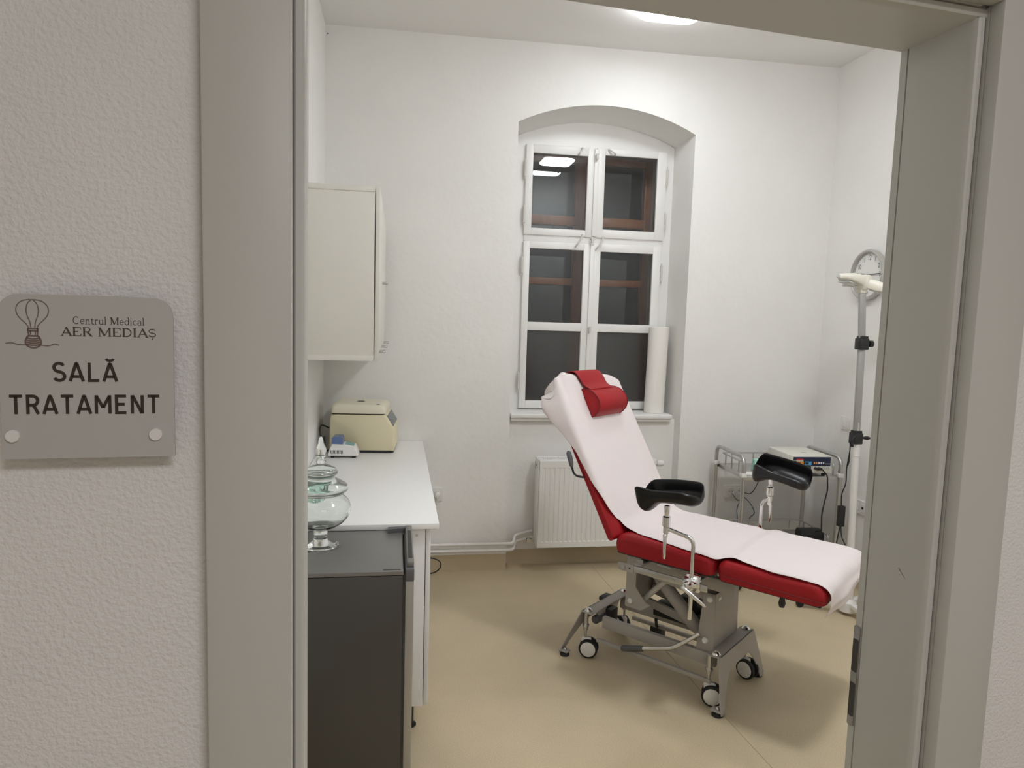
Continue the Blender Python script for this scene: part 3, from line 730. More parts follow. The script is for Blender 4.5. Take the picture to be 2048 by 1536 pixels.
for i, (px, pz, nx, nz, qn, qf, kd) in enumerate(prof):
    row = []
    for j in range(NQ + 1):
        q = qn + (qf - qn) * j / NQ
        hw, rr = .268, .024
        y, t = q, 0.
        aq = abs(q)
        if kd in (2, 3, 4):
            if aq > hw:
                d = aq - hw
                if d < rr * PI / 2: y = hw + rr * math.sin(d / rr); t = -rr * (1 - math.cos(d / rr))
                else: y = hw + rr + .012 * min(1, (d - rr * PI / 2) / .06); t = -rr - (d - rr * PI / 2)
                y = math.copysign(y, q)
        elif aq > .262: t = -.016 * min(1, (aq - .262) / .028) ** 2
        nz_ = noise.noise(Vector((px * 9, q * 9, pz * 9))) * .0035 + noise.noise(Vector((px * 28, q * 28, pz * 28 + 5))) * .0012
        amp = 1.
        p3 = Vector((px + nx * t, y, pz + nz * t))
        if kd in (2, 3, 4):
            lift = top_edge(y) - .742 if abs(y) < .288 else 0
            wgt = min(1, max(0, (p3.z - 1.15) / .17)) if kd == 2 else 1.
            p3 += BD * lift * wgt * 1.02
            # crumple at the near top corner: two creased peaks and a flap standing off the side
            pk = max(0, 1 - abs(q + .205) / .085) * .036 + max(0, 1 - abs(q + .265) / .03) * .018
            p3 += (BD + BN * .25) * pk * (wgt ** 4) * (1 if kd != 4 else .7)
            valley = max(0, 1 - abs(q + .245) / .035) * (wgt ** 2) * .010
            p3 -= BN * valley
            if q < -.29: 
                fl = min(1, (-.29 - q) / .08) * max(0, 1 - abs(math.hypot(0, p3.z - 1.235)) / .13)
                p3 += Vector((-.004, -.030, -.004)) * fl
            amp = 1 + 2.2 * wgt * (1 if q < .05 else .3)
        if kd == 0 or kd == .2:
            # hanging end: folds, longer at the near corner
            h = (1 - (pz - .56) / .09) if kd == 0 else 0
            h = max(0, min(1, h)); v = j / NQ
            p3.z += h * (.040 * v + .014) - h * .012 * math.exp(-(v / .10) ** 2)
            p3.x += h * (.010 * math.sin(v * 7) + .03 * v * (1 - v)) + h * .010 * v - h * .020 * math.exp(-(v / .2) ** 2) + .006 * math.exp(-((h - .55 + .35 * v) / .10) ** 2)
            amp = 1.5
        p3 += Vector((nx, 0, nz)) * max(-.0015, nz_ * amp + .001)
        if kd == 1: p3.z += .004 * math.exp(-(((px - .40) + (q) * .22) / .012) ** 2)
        row.append(bm.verts.new(p3))
    rows.append(row)
for a, b in zip(rows, rows[1:]):
    for j in range(NQ): bm.faces.new((a[j], a[j + 1], b[j + 1], b[j]))
o = obj('paper_sheet', bm, 'paper', None, angle=180, norm=True)
o.location = CC; o.rotation_euler = (0, 0, CRZ)
md = o.modifiers.new('thickness', 'SOLIDIFY'); md.thickness = .0012; md.offset = 1
md = o.modifiers.new('smooth', 'SUBSURF'); md.levels = md.render_levels = 1
tag(o, 'white disposable paper sheet draped along the red examination chair', 'paper sheet')

# headrest roll with its strap
hr = thing('headrest_cushion', 'red D-shaped neck roll strapped over the top of the paper-covered backrest', 'cushion', CC, CRZ)
bm = B(); rows = []
dp = [(.572, .006), (.575, .030), (.585, .055), (.603, .073), (.627, .081), (.655, .078), (.682, .066), (.704, .046), (.718, .024), (.722, .006)]
for y, sc in ((-.115, .93), (-.113, .985), (-.109, 1.), (0, 1.), (.139, 1.), (.143, .985), (.145, .93)):
    rows.append([bm.verts.new(bk(.647 + (s_ - .647) * sc, y, .006 + (t_ - .006) * sc)) for s_, t_ in dp])
for a, b in zip(rows, rows[1:]):
    for i in range(len(a)):
        j = (i + 1) % len(a); bm.faces.new((a[i], a[j], b[j], b[i]))
bm.faces.new(rows[0]); bm.faces.new(rows[-1][::-1]); obj('roll', bm, 'red', hr, angle=45)
for y in (-.1145, .1445):
    bm = B(); tube(bm, [bk(s_, y, t_) for s_, t_ in dp + [dp[0]]], .0022, 6); obj('piping', bm, 'redseam', hr)
bm = B(); rows = []
sp_ = [(.700, .050, -.100, .110), (.735, .026, -.105, .108), (.775, .024, -.115, .103), (.805, .018, -.120, .098), (.822, .0, -.122, .096), (.828, -.04, -.122, .096), (.812, -.085, -.122, .096), (.76, -.100, -.122, .096)]
pts = smooth_path([(a, b, 0) for a, b, _, _ in sp_], 5); ed = smooth_path([(c, d, 0) for _, _, c, d in sp_], 5)
for p, e in zip(pts, ed):
    rows.append([bm.verts.new(bk(p.x, e.x + (e.y - e.x) * k / 10, p.y + .003 * math.sin(k / 10 * PI))) for k in range(11)])
for a, b in zip(rows, rows[1:]):
    for k in range(10): bm.faces.new((a[k], a[k + 1], b[k + 1], b[k]))
o = obj('strap', bm, 'red', hr, angle=180); md = o.modifiers.new('t', 'SOLIDIFY'); md.thickness = .004; md.offset = 0

# ------------------------------------------------------------------ radiator and pipes
rad = thing('radiator', 'white ribbed panel radiator with top grille in the window niche behind the chair', 'radiator', (1.30, 4.40, 0))
RX0, RX1, RZ0, RZ1, RY0, RY1 = -.388, .398, .160, .742, -.072, .050
bm = B(); xs = [(RX0 + .003, 0)]; pitch = .0316; k0 = RX0 + .022
while k0 + .024 < RX1 - .01:
    xs += [(k0, 0), (k0 + .004, 1), (k0 + .017, 1), (k0 + .021, 0)]; k0 += pitch
xs.append((RX1 - .003, 0))
zs = [(RZ0 + .003, 0), (RZ0 + .040, 0), (RZ0 + .044, 1), (RZ1 - .054, 1), (RZ1 - .050, 0), (RZ1 - .008, 0)]
g = [[bm.verts.new((x, RY0 + .0034 * a * b, z)) for x, a in xs] for z, b in zs]
for a, b in zip(g, g[1:]):
    for i in range(len(xs) - 1): bm.faces.new((a[i], a[i + 1], b[i + 1], b[i]))
# return edges of the front panel
def skirt(r0, dy):
    v = [bm.verts.new(p.co + Vector((0, dy, 0))) for p in r0]
    for i in range(len(r0) - 1): bm.faces.new((r0[i], r0[i + 1], v[i + 1], v[i]))
skirt(g[0], .02); skirt(g[-1], .02); skirt([r[0] for r in g], .02); skirt([r[-1] for r in g], .02)
o = obj('front_panel', bm, 'rad', rad, norm=True, angle=20)
bm = B(); box(bm, RX0 + .004, RX1 - .004, .030, .048, RZ0 + .004, RZ1 - .014, .003); obj('back_panel', bm, 'rad', rad)
for x0, x1 in ((RX0 - .004, RX0 + .003), (RX1 - .003, RX1 + .004)):
    bm = B(); box(bm, x0, x1, RY0 + .010, RY1, RZ0 + .004, RZ1, .003); obj('side_panel', bm, 'rad', rad)
bm = B(); box(bm, RX0, RX1, RY0 + .006, RY0 + .020, RZ1 - .012, RZ1, .003); box(bm, RX0, RX1, RY1 - .012, RY1, RZ1 - .012, RZ1, .003)
x = RX0 + .012
while x < RX1 - .01: box(bm, x, x + .006, RY0 + .018, RY1 - .010, RZ1 - .006, RZ1 - .002); x += .0125
for y in (-.028, .006): box(bm, RX0, RX1, y - .002, y + .002, RZ1 - .008, RZ1 - .001)
o = obj('top_grille', bm, 'rad', rad, smooth=False); o['kind'] = 'stuff'
bm = B(); box(bm, RX0 + .01, RX1 - .01, -.045, .025, RZ0 + .02, RZ1 - .022); obj('convector', bm, 'dark', rad, smooth=False)
bm = B(); cyl(bm, (RX1 + .002, -.01, .705), (RX1 + .032, -.01, .705), .010, seg=14); lathe(bm, [(.012, .012), (.020, .016), (.0215, .050), (.017, .058), (0, .059)], (RX1 + .012, -.01, .705), 18, 'x'); obj('thermostat_valve', bm, 'plastic', rad)
bm = B(); cyl(bm, (RX0 - .003, -.01, .70), (RX0 - .014, -.01, .70), .007, seg=10); box(bm, RX0 - .016, RX0 - .012, -.014, -.006, .672, .722); obj('air_vent', bm, 'steel', rad)
bm = B(); cyl(bm, (RX0 - .002, .0, .200), (RX0 - .030, .0, .200), .011, seg=14); cyl(bm, (RX0 - .030, .0, .200), (RX0 - .058, .0, .200), .015, seg=8); cyl(bm, (RX0 - .044, -.034, .200), (RX0 - .044, .0, .200), .012, seg=12); obj('lockshield_valve', bm, 'chrome', rad)
for z, lab, end in ((.180, 'upper of two white heating pipes running along the wall below the window', .228), (.138, 'lower of two white heating pipes running along the wall below the window', .186)):
    bm = B(); tube(bm, [(-.42, 4.377, z), (.762, 4.377, z), (.790, 4.46, z + .03), (.905, 4.46, end + .01)], .0105, 14, .022, 6)
    for x in (.45,): lathe(bm, [(.014, -.006), (.014, .006)], (x, 4.377, z), 14, 'x')
    tag(obj('heating_pipe', bm, 'pipe'), lab, 'pipe', 'heating pipes')
# ------------------------------------------------------------------ paper roll on the sill
pr_ = thing('paper_roll', 'tall white roll of examination couch paper standing on the window sill', 'paper roll', (1.7575, 4.582, 1.0225))
bm = B(); prof_ = [(.014, 0), (.064, 0), (.0675, .003), (.0678, .20), (.0672, .40), (.0676, .585), (.064, .589), (.014, .589)]
lathe(bm, prof_ + [prof_[0]], (0, 0, 0), 48, cap=False)
for v in bm.verts:
    a = math.atan2(v.co.y, v.co.x); r = math.hypot(v.co.x, v.co.y)
    if r > .05: k = 1 + .010 * noise.noise(Vector((math.cos(a) * 2, math.sin(a) * 2, v.co.z * 5))); v.co.x *= k; v.co.y *= k
    v.co.x += v.co.z * .018
obj('paper', bm, 'paperroll', pr_)
bm = B(); tube(bm, smooth_path([(.0678 * math.cos(-1.15) + z * .018, .0683 * math.sin(-1.15), z) for z in (.004, .2, .4, .586)], 4), .0011, 5); obj('loose_edge', bm, 'paperroll', pr_)
# ------------------------------------------------------------------ sockets and switches
def plate_back(bm, cx, cz, w_, h_, t=.010): pxz(bm, rrect(cx - w_ / 2, cx + w_ / 2, cz - h_ / 2, cz + h_ / 2, .008, 4), F - t, F)
def socket_back(x, z, n, label):
    t = thing('power_socket', label, 'socket', (x, F, z)); 
    bm = B(); pxz(bm, rrect(-.041 * n, .041 * n, -.041, .041, .008, 4), -.010, 0); obj('cover_plate', bm, 'plastic', t)
    for i in range(n):
        cx = (i - (n - 1) / 2) * .071
        bm = B(); lathe(bm, [(.030, -.010), (.030, -.013), (.0225, -.013), (.0205, -.0105), (.0205, -.0102), (0, -.0102)], (cx, 0, 0), 28, 'y', cap=False); r = obj('socket_insert', bm, 'plastic', t)
        for sx in (-.0095, .0095):
            bm = B(); lathe(bm, [(.003, -.0106), (0, -.0106)], (cx + sx, 0, 0), 10, 'y', cap=False); obj('pin_hole', bm, 'dark', r)
    return t
s1 = socket_back(.262, .503, 1, 'white wall socket with a plug beside the worktop edge')
bm = B(); lathe(bm, [(.018, -.0105), (.019, -.030), (.016, -.044), (.008, -.048), (0, -.048)], (0.004, 0, .002), 20, 'y'); tube(bm, [(.004, -.044, 0), (.004, -.050, -.02), (.002, -.030, -.06)], .0035, 8)
pg = obj('power_plug', bm, 'plastic'); pg.location = (.262, F, .503); tag(pg, 'white round plug in the wall socket beside the worktop', 'plug')
s2 = socket_back(2.312, .503, 2, 'white double wall socket behind the steel trolley')
def wall_right_plate(y, z, w_, h_, name, label, cat, group=None):
    t = thing(name, label, cat, (RX, y, z), 0, group)
    bm = B(); pyz(bm, rrect(-w_ / 2, w_ / 2, -h_ / 2, h_ / 2, .007, 4), -.010, 0); obj('cover_plate', bm, 'plastic', t); return t
t = wall_right_plate(4.083, 1.030, .082, .082, 'light_switch', 'white light switch left of the lamp pole, nearer the room corner', 'switch', 'light switches')
bm = B(); pyz(bm, rrect(-.027, .027, -.027, .027, .003, 3), -.013, -.009); r = obj('switch_surround', bm, 'plastic', t)
bm = B(); box(bm, -.0155, -.012, -.012, .012, -.024, .024, .001); obj('rocker', bm, 'plastic', r)
t = wall_right_plate(3.80, 1.035, .082, .082, 'light_switch', 'white light switch half hidden by the door frame, right of the lamp pole', 'switch', 'light switches')
bm = B(); pyz(bm, rrect(-.027, .027, -.027, .027, .003, 3), -.013, -.009); r = obj('switch_surround', bm, 'plastic', t)
bm = B(); box(bm, -.0155, -.012, -.012, .012, -.024, .024, .001); obj('rocker', bm, 'plastic', r)
t = wall_right_plate(3.842, .532, .215, .084, 'socket_strip', 'white double data socket low on the wall behind the lamp pole', 'socket')
for y in (.072, -.002, -.076):
    bm = B(); pyz(bm, rrect(y - .026, y + .026, -.026, .026, .003, 3), -.013, -.009); r = obj('socket_module', bm, 'plastic', t)
    bm = B(); box(bm, -.0140, -.0125, y - .008, y + .008, -.007, .009); obj('port', bm, 'dark', r)
# ------------------------------------------------------------------ wall clock
clk = thing('wall_clock', 'round white wall clock with black numerals and silver rim on the side wall', 'clock', (RX, 3.945, 1.972))
RK = .152
bm = B(); lathe(bm, [(RK - .004, 0), (RK, -.006), (RK + .003, -.030), (RK, -.040), (RK - .008, -.043), (RK - .015, -.038), (RK - .017, -.022)], (0, 0, 0), 64, 'x', cap=False); obj('rim', bm, 'clockrim', clk)
bm = B(); lathe(bm, [(0, -.020), (RK - .014, -.020), (RK - .014, -.002), (0, -.002)], (0, 0, 0), 64, 'x'); obj('dial', bm, 'dial', clk)
def text_mesh(s, size):
    cu = bpy.data.curves.new('numeral', 'FONT'); cu.body = s; cu.size = size; cu.align_x = 'CENTER'; cu.align_y = 'CENTER'
    ob = bpy.data.objects.new('numeral', cu); COL.objects.link(ob); dg = bpy.context.evaluated_depsgraph_get(); me = bpy.data.meshes.new_from_object(ob.evaluated_get(dg))
    bm = B(); bm.from_mesh(me); bpy.data.meshes.remove(me); bpy.data.objects.remove(ob); bpy.data.curves.remove(cu); return bm
for k in range(1, 13):
    a = math.radians(90 - 30 * k); bm = text_mesh(str(k), .040); 
    for v in bm.verts:
        p, q = v.co.x * .82 + .104 * math.cos(a), v.co.y * 1.05 + .104 * math.sin(a); v.co = (-.0206, -p, q)
    obj('numeral', bm, 'ink', clk, smooth=False, norm=False)
bm = B()
for k in range(60):
    a = math.radians(6 * k); L = .010 if k % 5 == 0 else .005; wd = .0018 if k % 5 == 0 else .0009
    ribbon(bm, [((.133 - L) * math.cos(a), (.133 - L) * math.sin(a)), (.133 * math.cos(a), .133 * math.sin(a))], wd, lambda p, q: (-.0206, -p, q))
o = obj('minute_marks', bm, 'ink', clk, smooth=False, norm=False); o['kind'] = 'stuff'
def hand(nm, deg, L, wd, h):
    a = math.radians(90 - deg); c, s = math.cos(a), math.sin(a); bm = B()
    poly = [(-.022, -wd * .8), (-.022, wd * .8), (L * .9, wd), (L, 0), (L * .9, -wd)]
    prism(bm, poly, lambda p, q: (h, -(p * c - q * s), p * s + q * c), lambda p, q: (h - .0012, -(p * c - q * s), p * s + q * c)); obj(nm, bm, 'ink', clk, smooth=False)
hand('hour_hand', 277, .078, .0036, -.0235); hand('minute_hand', 88, .118, .0026, -.0255)
bm = B(); lathe(bm, [(.007, -.020), (.007, -.028), (0, -.029)], (0, 0, 0), 16, 'x'); obj('hand_pin', bm, 'ink', clk)
# ------------------------------------------------------------------ lamp on a stand
lp = thing('treatment_lamp', 'ivory headed treatment lamp on a tall grey and white pole beside the trolley', 'lamp', (2.575, 3.53, 0))
bm = B(); cyl(bm, (.012, 0, .07), (-.017, 0, 1.02), .0205, seg=22); cyl(bm, (-.0135, 0, .925), (-.0165, 0, 1.00), .0225, seg=22, bev=.002); obj('lower_pole', bm, 'polewhite', lp)
def sqpole(bm, p, q, hw):
    p, q = Vector(p), Vector(q); d = (q - p); L = d.length; d.normalize(); y = Vector((.35, .937, 0)); x = y.cross(d).normalized(); y = d.cross(x)
    obox(bm, (p + q) / 2, x, y, d, hw, hw, L / 2, .003)
bm = B(); sqpole(bm, (-.017, 0, 1.0), (-.028, 0, 1.565), .0165); po = obj('middle_pole', bm, 'polegrey', lp)
bm = B(); box(bm, -.0345, -.030, -.0195, .012, 1.065, 1.120); shift(bm, (.010, 0, 0)); obj('type_label', bm, 'lens', po)
bm = B(); sqpole(bm, (-.026, 0, 1.53), (-.050, 0, 1.855), .0165); obj('upper_pole', bm, 'polegrey', lp)
for z, x in ((1.030, -.018), (1.560, -.026)):
    bm = B(); box(bm, x - .028, x + .026, -.027, .027, z - .034, z + .030, .005); box(bm, x - .022, x + .022, -.022, .022, z + .026, z + .042, .003); cb = obj('clamp', bm, 'black', lp)
    bm = B(); cyl(bm, (x + .024, 0, z), (x + .046, 0, z), .007, seg=12)
    if z > 1.3: lathe(bm, [(.008, .040), (.019, .044), (.0195, .062), (.015, .067), (0, .067)], (x, 0, z), 10, 'x')
    else: tube(bm, [(x + .04, 0, z), (x + .060, 0, z), (x + .070, 0, z - .001), (x + .086, 0, z - .002)], [.006, .010, .011, .006], 12)
    obj('clamp_knob', bm, 'black', cb)
# head: three-winged lamp
hub = Vector((-.052, 0, 1.896))
bm = B(); lathe(bm, [(0, .042), (.034, .041), (.043, .034), (.046, 0), (.044, -.022), (.030, -.038), (0, -.04)], hub, 32); box(bm, hub.x - .020, hub.x + .020, -.020, .020, 1.838, 1.868, .004); hd_ = obj('lamp_head', bm, 'lampcream', lp)
def wing(ang, L, dz, nm='lamp_wing'):
    d = Vector((math.cos(ang), math.sin(ang), dz / L)).normalized(); yv = Vector((-math.sin(ang), math.cos(ang), 0)); up = d.cross(yv)
    if up.z < 0: up = -up
    bm = B(); rows = []
    for f, wd, a_, b_ in ((.0, .034, .026, -.024), (.15, .043, .030, -.028), (.45, .050, .030, -.026), (.8, .048, .026, -.018), (.95, .040, .020, -.010), (1., .028, .012, -.004)):
        c = hub + d * (L * f + .02); s_ = [(-wd, b_ * .4), (-wd, a_ * .5), (-wd * .8, a_), (wd * .8, a_), (wd, a_ * .5), (wd, b_ * .4), (wd * .85, b_ * .8), (-wd * .85, b_ * .8)]
        rows.append([bm.verts.new(c + yv * p + up * q) for p, q in s_])
    for a, b in zip(rows, rows[1:]):
        for i in range(8): bm.faces.new((a[i], a[(i + 1) % 8], b[(i + 1) % 8], b[i]))
    bm.faces.new(rows[0]); bm.faces.new(rows[-1][::-1]); wo = obj(nm, bm, 'lampcream', hd_, angle=50)
    bm = B(); obox(bm, hub + d * (L * .55 + .02) - up * .022, d, yv, up, L * .40, .034, .004, .003); obj('lens', bm, 'lens', wo)
    bm = B(); obox(bm, hub + d * (L * .97 + .02) - yv * .026 + up * .006, d, yv, up, .014, .010, .008, .003); obj('end_notch', bm, 'lens', wo)
wing(math.radians(200), .150, .018); wing(math.radians(-28), .20, -.070); wing(math.radians(82), .15, .01)
# tripod base
bm = B(); lathe(bm, [(.045, .02), (.045, .075), (.026, .095), (.024, .16)], (.012, 0, 0), 24); bs = obj('base_hub', bm, 'polewhite', lp)
for k in range(3):
    a = math.radians(32 + 120 * k); d = Vector((math.cos(a), math.sin(a), 0))
    bm = B(); obox(bm, Vector((.012, 0, .055)) + d * .14, Vector((d.x, d.y, -.10)).normalized(), Vector((-d.y, d.x, 0)), Vector((d.x * .1, d.y * .1, 1)).normalized(), .13, .018, .013, .005); fo = obj('base_leg', bm, 'polewhite', bs)
    bm = B(); c = Vector((.012, 0, .022)) + d * .255; lathe(bm, [(.0, -.010), (.022, -.009), (.022, .009), (0, .010)], c, 18, 'y'); obj('wheel', bm, 'black', fo)
# its mains lead with the adapter
bm = B(); pw = smooth_path([(2.545, 3.515, 1.045), (2.522, 3.50, 1.04), (2.508, 3.505, 1.00), (2.510, 3.51, .95), (2.507, 3.52, .86), (2.515, 3.53, .77), (2.510, 3.55, .70), (2.520, 3.56, .62)], 6)
tube(bm, pw, .0033, 8); tube(bm, [(2.508, 3.507, .955), (2.509, 3.512, .90), (2.509, 3.516, .875)], [.0035, .0065, .0035], 8); tube(bm, [(2.512, 3.50, .985), (2.510, 3.50, 1.012)], .011, 10)
tube(bm, smooth_path([(2.522, 3.56, .515), (2.507, 3.56, .42), (2.500, 3.56, .35), (2.506, 3.56, .26), (2.49, 3.50, .19), (2.515, 3.53, .16), (2.53, 3.56, .22), (2.52, 3.52, .30), (2.525, 3.50, .40), (2.515, 3.53, .46), (2.523, 3.558, .525)], 6), .0033, 8)
lead = obj('lamp_cable', bm, 'black'); tag(lead, 'black mains cable of the treatment lamp hanging along its pole', 'cable')
bm = B(); box(bm, 2.502, 2.538, 3.543, 3.573, .512, .632, .005); o = obj('power_adapter', bm, 'black', lead)
# ------------------------------------------------------------------ steel trolley
tr = thing('steel_trolley', 'stainless steel two-shelf trolley with guard rails and white clips in the corner', 'trolley', (2.42, 4.10, 0), -.030)
TX0, TX1, TY0, TY1 = -.318, .318, -.195, .200
for x in (TX0, TX1):
    bm = B(); tube(bm, [(x, TY0, .085), (x, TY0, .842), (x, TY1, .842), (x, TY1, .085)], .0125, 14, .06, 8); u = obj('side_frame', bm, 'steel', tr)
    for y in (TY0, TY1):
        for z in (.728, .268):
            bm = B(); box(bm, x - .017, x + .017, y - .017, y + .017, z - .012, z + .014, .003); obj('shelf_clip', bm, 'plastic', u)
        bm = B(); lathe(bm, [(0, -.012), (.032, -.011), (.036, -.006), (.036, .006), (.032, .011), (0, .012)], (x, y, .037), 24, 'y'); cyl(bm, (x, y, .04), (x, y, .09), .009, seg=12); box(bm, x - .012, x + .012, y - .016, y + .016, .045, .078, .004); obj('caster', bm, 'black', u)
for z in (.722, .262):
    bm = B(); box(bm, TX0 + .012, TX1 - .012, TY0, TY1, z - .024, z, .002); sh = obj('shelf', bm, 'shelf', tr)
    zr = z + .075
    bm = B()
    tube(bm, [(TX1 - .028, TY0 + .030, z), (TX1 - .028, TY0 + .030, zr), (TX1 - .028, TY1 - .02, zr), (TX0 + .028, TY1 - .02, zr), (TX0 + .028, TY0 + .030, zr), (TX0 + .028, TY0 + .030, z)], .0052, 10, .03, 5)
    for x in (-.22, -.07, .08, .22): cyl(bm, (x, TY1 - .02, z), (x, TY1 - .02, zr), .0042, seg=8)
    for x in (TX0 + .028, TX1 - .028):
        for y in (-.07, .03, .12): cyl(bm, (x, y, z), (x, y, zr), .0042, seg=8)
    obj('guard_rail', bm, 'steel', sh)
# electrosurgical unit on the trolley
ev = thing('electrosurgical_unit', 'grey medical generator with dark blue control panel on the trolley top', 'medical device', (2.545, 4.055, .722), -.045)
EX, EY0, EY1, EZ0, EZ1 = .128, -.155, .160, .022, .128
bm = B(); box(bm, -EX, EX, EY0, EY1, EZ0, EZ1, .004); obj('housing', bm, 'cabgrey', ev)
bm = B(); box(bm, -.012, .020, -.05, -.035, EZ1, EZ1 + .0006); obj('top_label', bm, 'lens', ev)
for x in (-.1, .1):
    for y in (-.12, .12):
        bm = B(); lathe(bm, [(.012, .0), (.012, .018)], (x, y, 0), 14); obj('rubber_foot', bm, 'rubber', ev)
yf = EY0 - .0006
def fr(nm, x0, x1, z0, z1, m, d=.0006, par=ev, y=None):
    y = yf if y is None else y
    if par is not ev: z0 += .011; z1 += .011
    bm = B(); box(bm, x0, x1, y - d, y + .0004, z0, z1); return obj(nm, bm, m, par, smooth=False)
fp = fr('control_panel', -EX + .006, EX - .006, .066, EZ1 - .006, 'navy')
fr('panel_stripe', -EX + .006, -.098, .089, .0915, 'plastic', .0012, fp); fr('panel_stripe', .086, EX - .006, .068, .0705, 'plastic', .0012, fp)
fr('badge', -.102, -.058, .092, .100, 'redprint', .0012, fp); fr('badge', -.102, -.058, .0835, .0905, 'lens', .0012, fp)
fr('yellow_display_frame', -.103, -.055, .0605, .0825, 'orange', .0012, fp); fr('display', -.098, -.076, .0655, .0785, 'ink', .0018, fp); fr('yellow_button', -.072, -.060, .068, .079, 'orange', .0022, fp)
fr('blue_display_frame', -.047, -.003, .0605, .0825, 'sky', .0012, fp); fr('display', -.044, -.022, .0655, .0785, 'ink', .0018, fp); fr('blue_button', -.017, -.007, .067, .078, 'sky', .0022, fp)
for x, m in ((.016, 'orange'), (.030, 'orange'), (.045, 'plastic'), (.060, 'plastic'), (.075, 'plastic')): fr('mode_button', x - .004, x + .004, .069, .080, m, .0022, fp)
for x in (-.079, -.026):
    bm = B(); lathe(bm, [(.0145, 0), (.0135, -.018), (0, -.019)], (x, yf, .0590), 20, 'y'); obj('dial_knob', bm, 'black', ev)
for x in (.024, .044, .078, .094, .108):
    bm = B(); lathe(bm, [(.0085, 0), (.0085, -.004), (.004, -.004), (.004, -.0005), (0, -.0005)], (x, yf, .054), 16, 'y'); obj('output_socket', bm, 'lens', ev)
bm = B(); cyl(bm, (.022, yf, .053), (.022, yf - .034, .052), .0085, seg=14, bev=.002); cyl(bm, (.046, yf, .053), (.046, yf - .034, .052), .0085, seg=14, bev=.002); box(bm, .015, .053, yf - .034, yf - .012, .044, .061, .004)
plug = obj('device_plug', bm, 'black', ev)
bm = B(); tube(bm, smooth_path([(2.59, 3.868, .772), (2.612, 3.850, .74), (2.622, 3.855, .70), (2.634, 3.868, .64), (2.622, 3.872, .56), (2.612, 3.872, .49), (2.618, 3.878, .42), (2.632, 3.90, .38), (2.640, 3.965, .350)], 8), .0042, 9)
tag(obj('pedal_cable', bm, 'black'), 'black cable from the blue-panelled generator down to the foot pedal', 'cable')
bm = B()
# foot pedal on the lower shelf
fpd = thing('foot_pedal', 'black foot pedal switch lying on the lower trolley shelf', 'pedal', (2.640, 4.03, .262), -.10)
bm = B(); pxy(bm, rrect(-.085, .085, -.055, .055, .03, 6), 0, .020); obj('pedal_base', bm, 'black', fpd)
bm = B(); prof_ = [(-.050, .020), (.048, .020), (.048, .060), (.030, .086), (-.020, .084), (-.050, .060)]; pyz(bm, prof_, -.072, .072); obj('pedal_plate', bm, 'black', fpd)
bm = B(); lathe(bm, [(.016, 0), (.015, -.006), (0, -.008)], (-.048, -.055, .040), 16, 'y'); obj('pedal_button', bm, 'griprey', fpd)
bm = B(); lathe(bm, [(.019, 0), (.019, .012), (0, .014)], (-.0805, -.02, .03), 16, 'x'); obj('strain_relief', bm, 'black', fpd)
# mint packet on the top shelf
bm = B(); box(bm, -.042, .042, -.03, .03, 0, .078, .008, 3)
for v in bm.verts: v.co.x += .010 * math.sin(v.co.z * 40); v.co.y *= 1 - .5 * v.co.z / .078
o = obj('dressing_packet', bm, 'mint'); o.location = (2.275, 4.06, .7225); tag(o, 'mint green packet lying on the trolley behind the far leg support', 'packet')
bm = B(); pxy(bm, [(-.09, -.04), (.07, -.05), (.085, .03), (-.07, .05)], 0, .004); o = obj('paper_packet', bm, 'paperroll'); o.location = (2.215, 3.99, .7225); tag(o, 'flat white paper packet lying on the top trolley shelf', 'packet')
bm = B(); tube(bm, smooth_path([(2.445, 4.275, .70), (2.44, 4.335, .60), (2.400, 4.36, .50), (2.346, 4.405, .503)], 8), .0032, 8); tag(obj('generator_cable', bm, 'griprey'), 'grey mains cable from the generator to the double socket', 'cable')
bm = B(); tube(bm, smooth_path([(2.277, 4.395, .492), (2.31, 4.365, .45), (2.345, 4.36, .475), (2.405, 4.36, .42), (2.432, 4.36, .36), (2.40, 4.36, .32), (2.388, 4.36, .20), (2.395, 4.36, .03)], 8), .0030, 8)
tube(bm, smooth_path([(2.335, 4.362, .455), (2.305, 4.36, .40), (2.312, 4.36, .30), (2.32, 4.36, .10), (2.37, 4.36, .006)], 8), .0030, 8); tag(obj('socket_cable', bm, 'griprey'), 'thin grey cables looping below the double socket behind the trolley', 'cable')
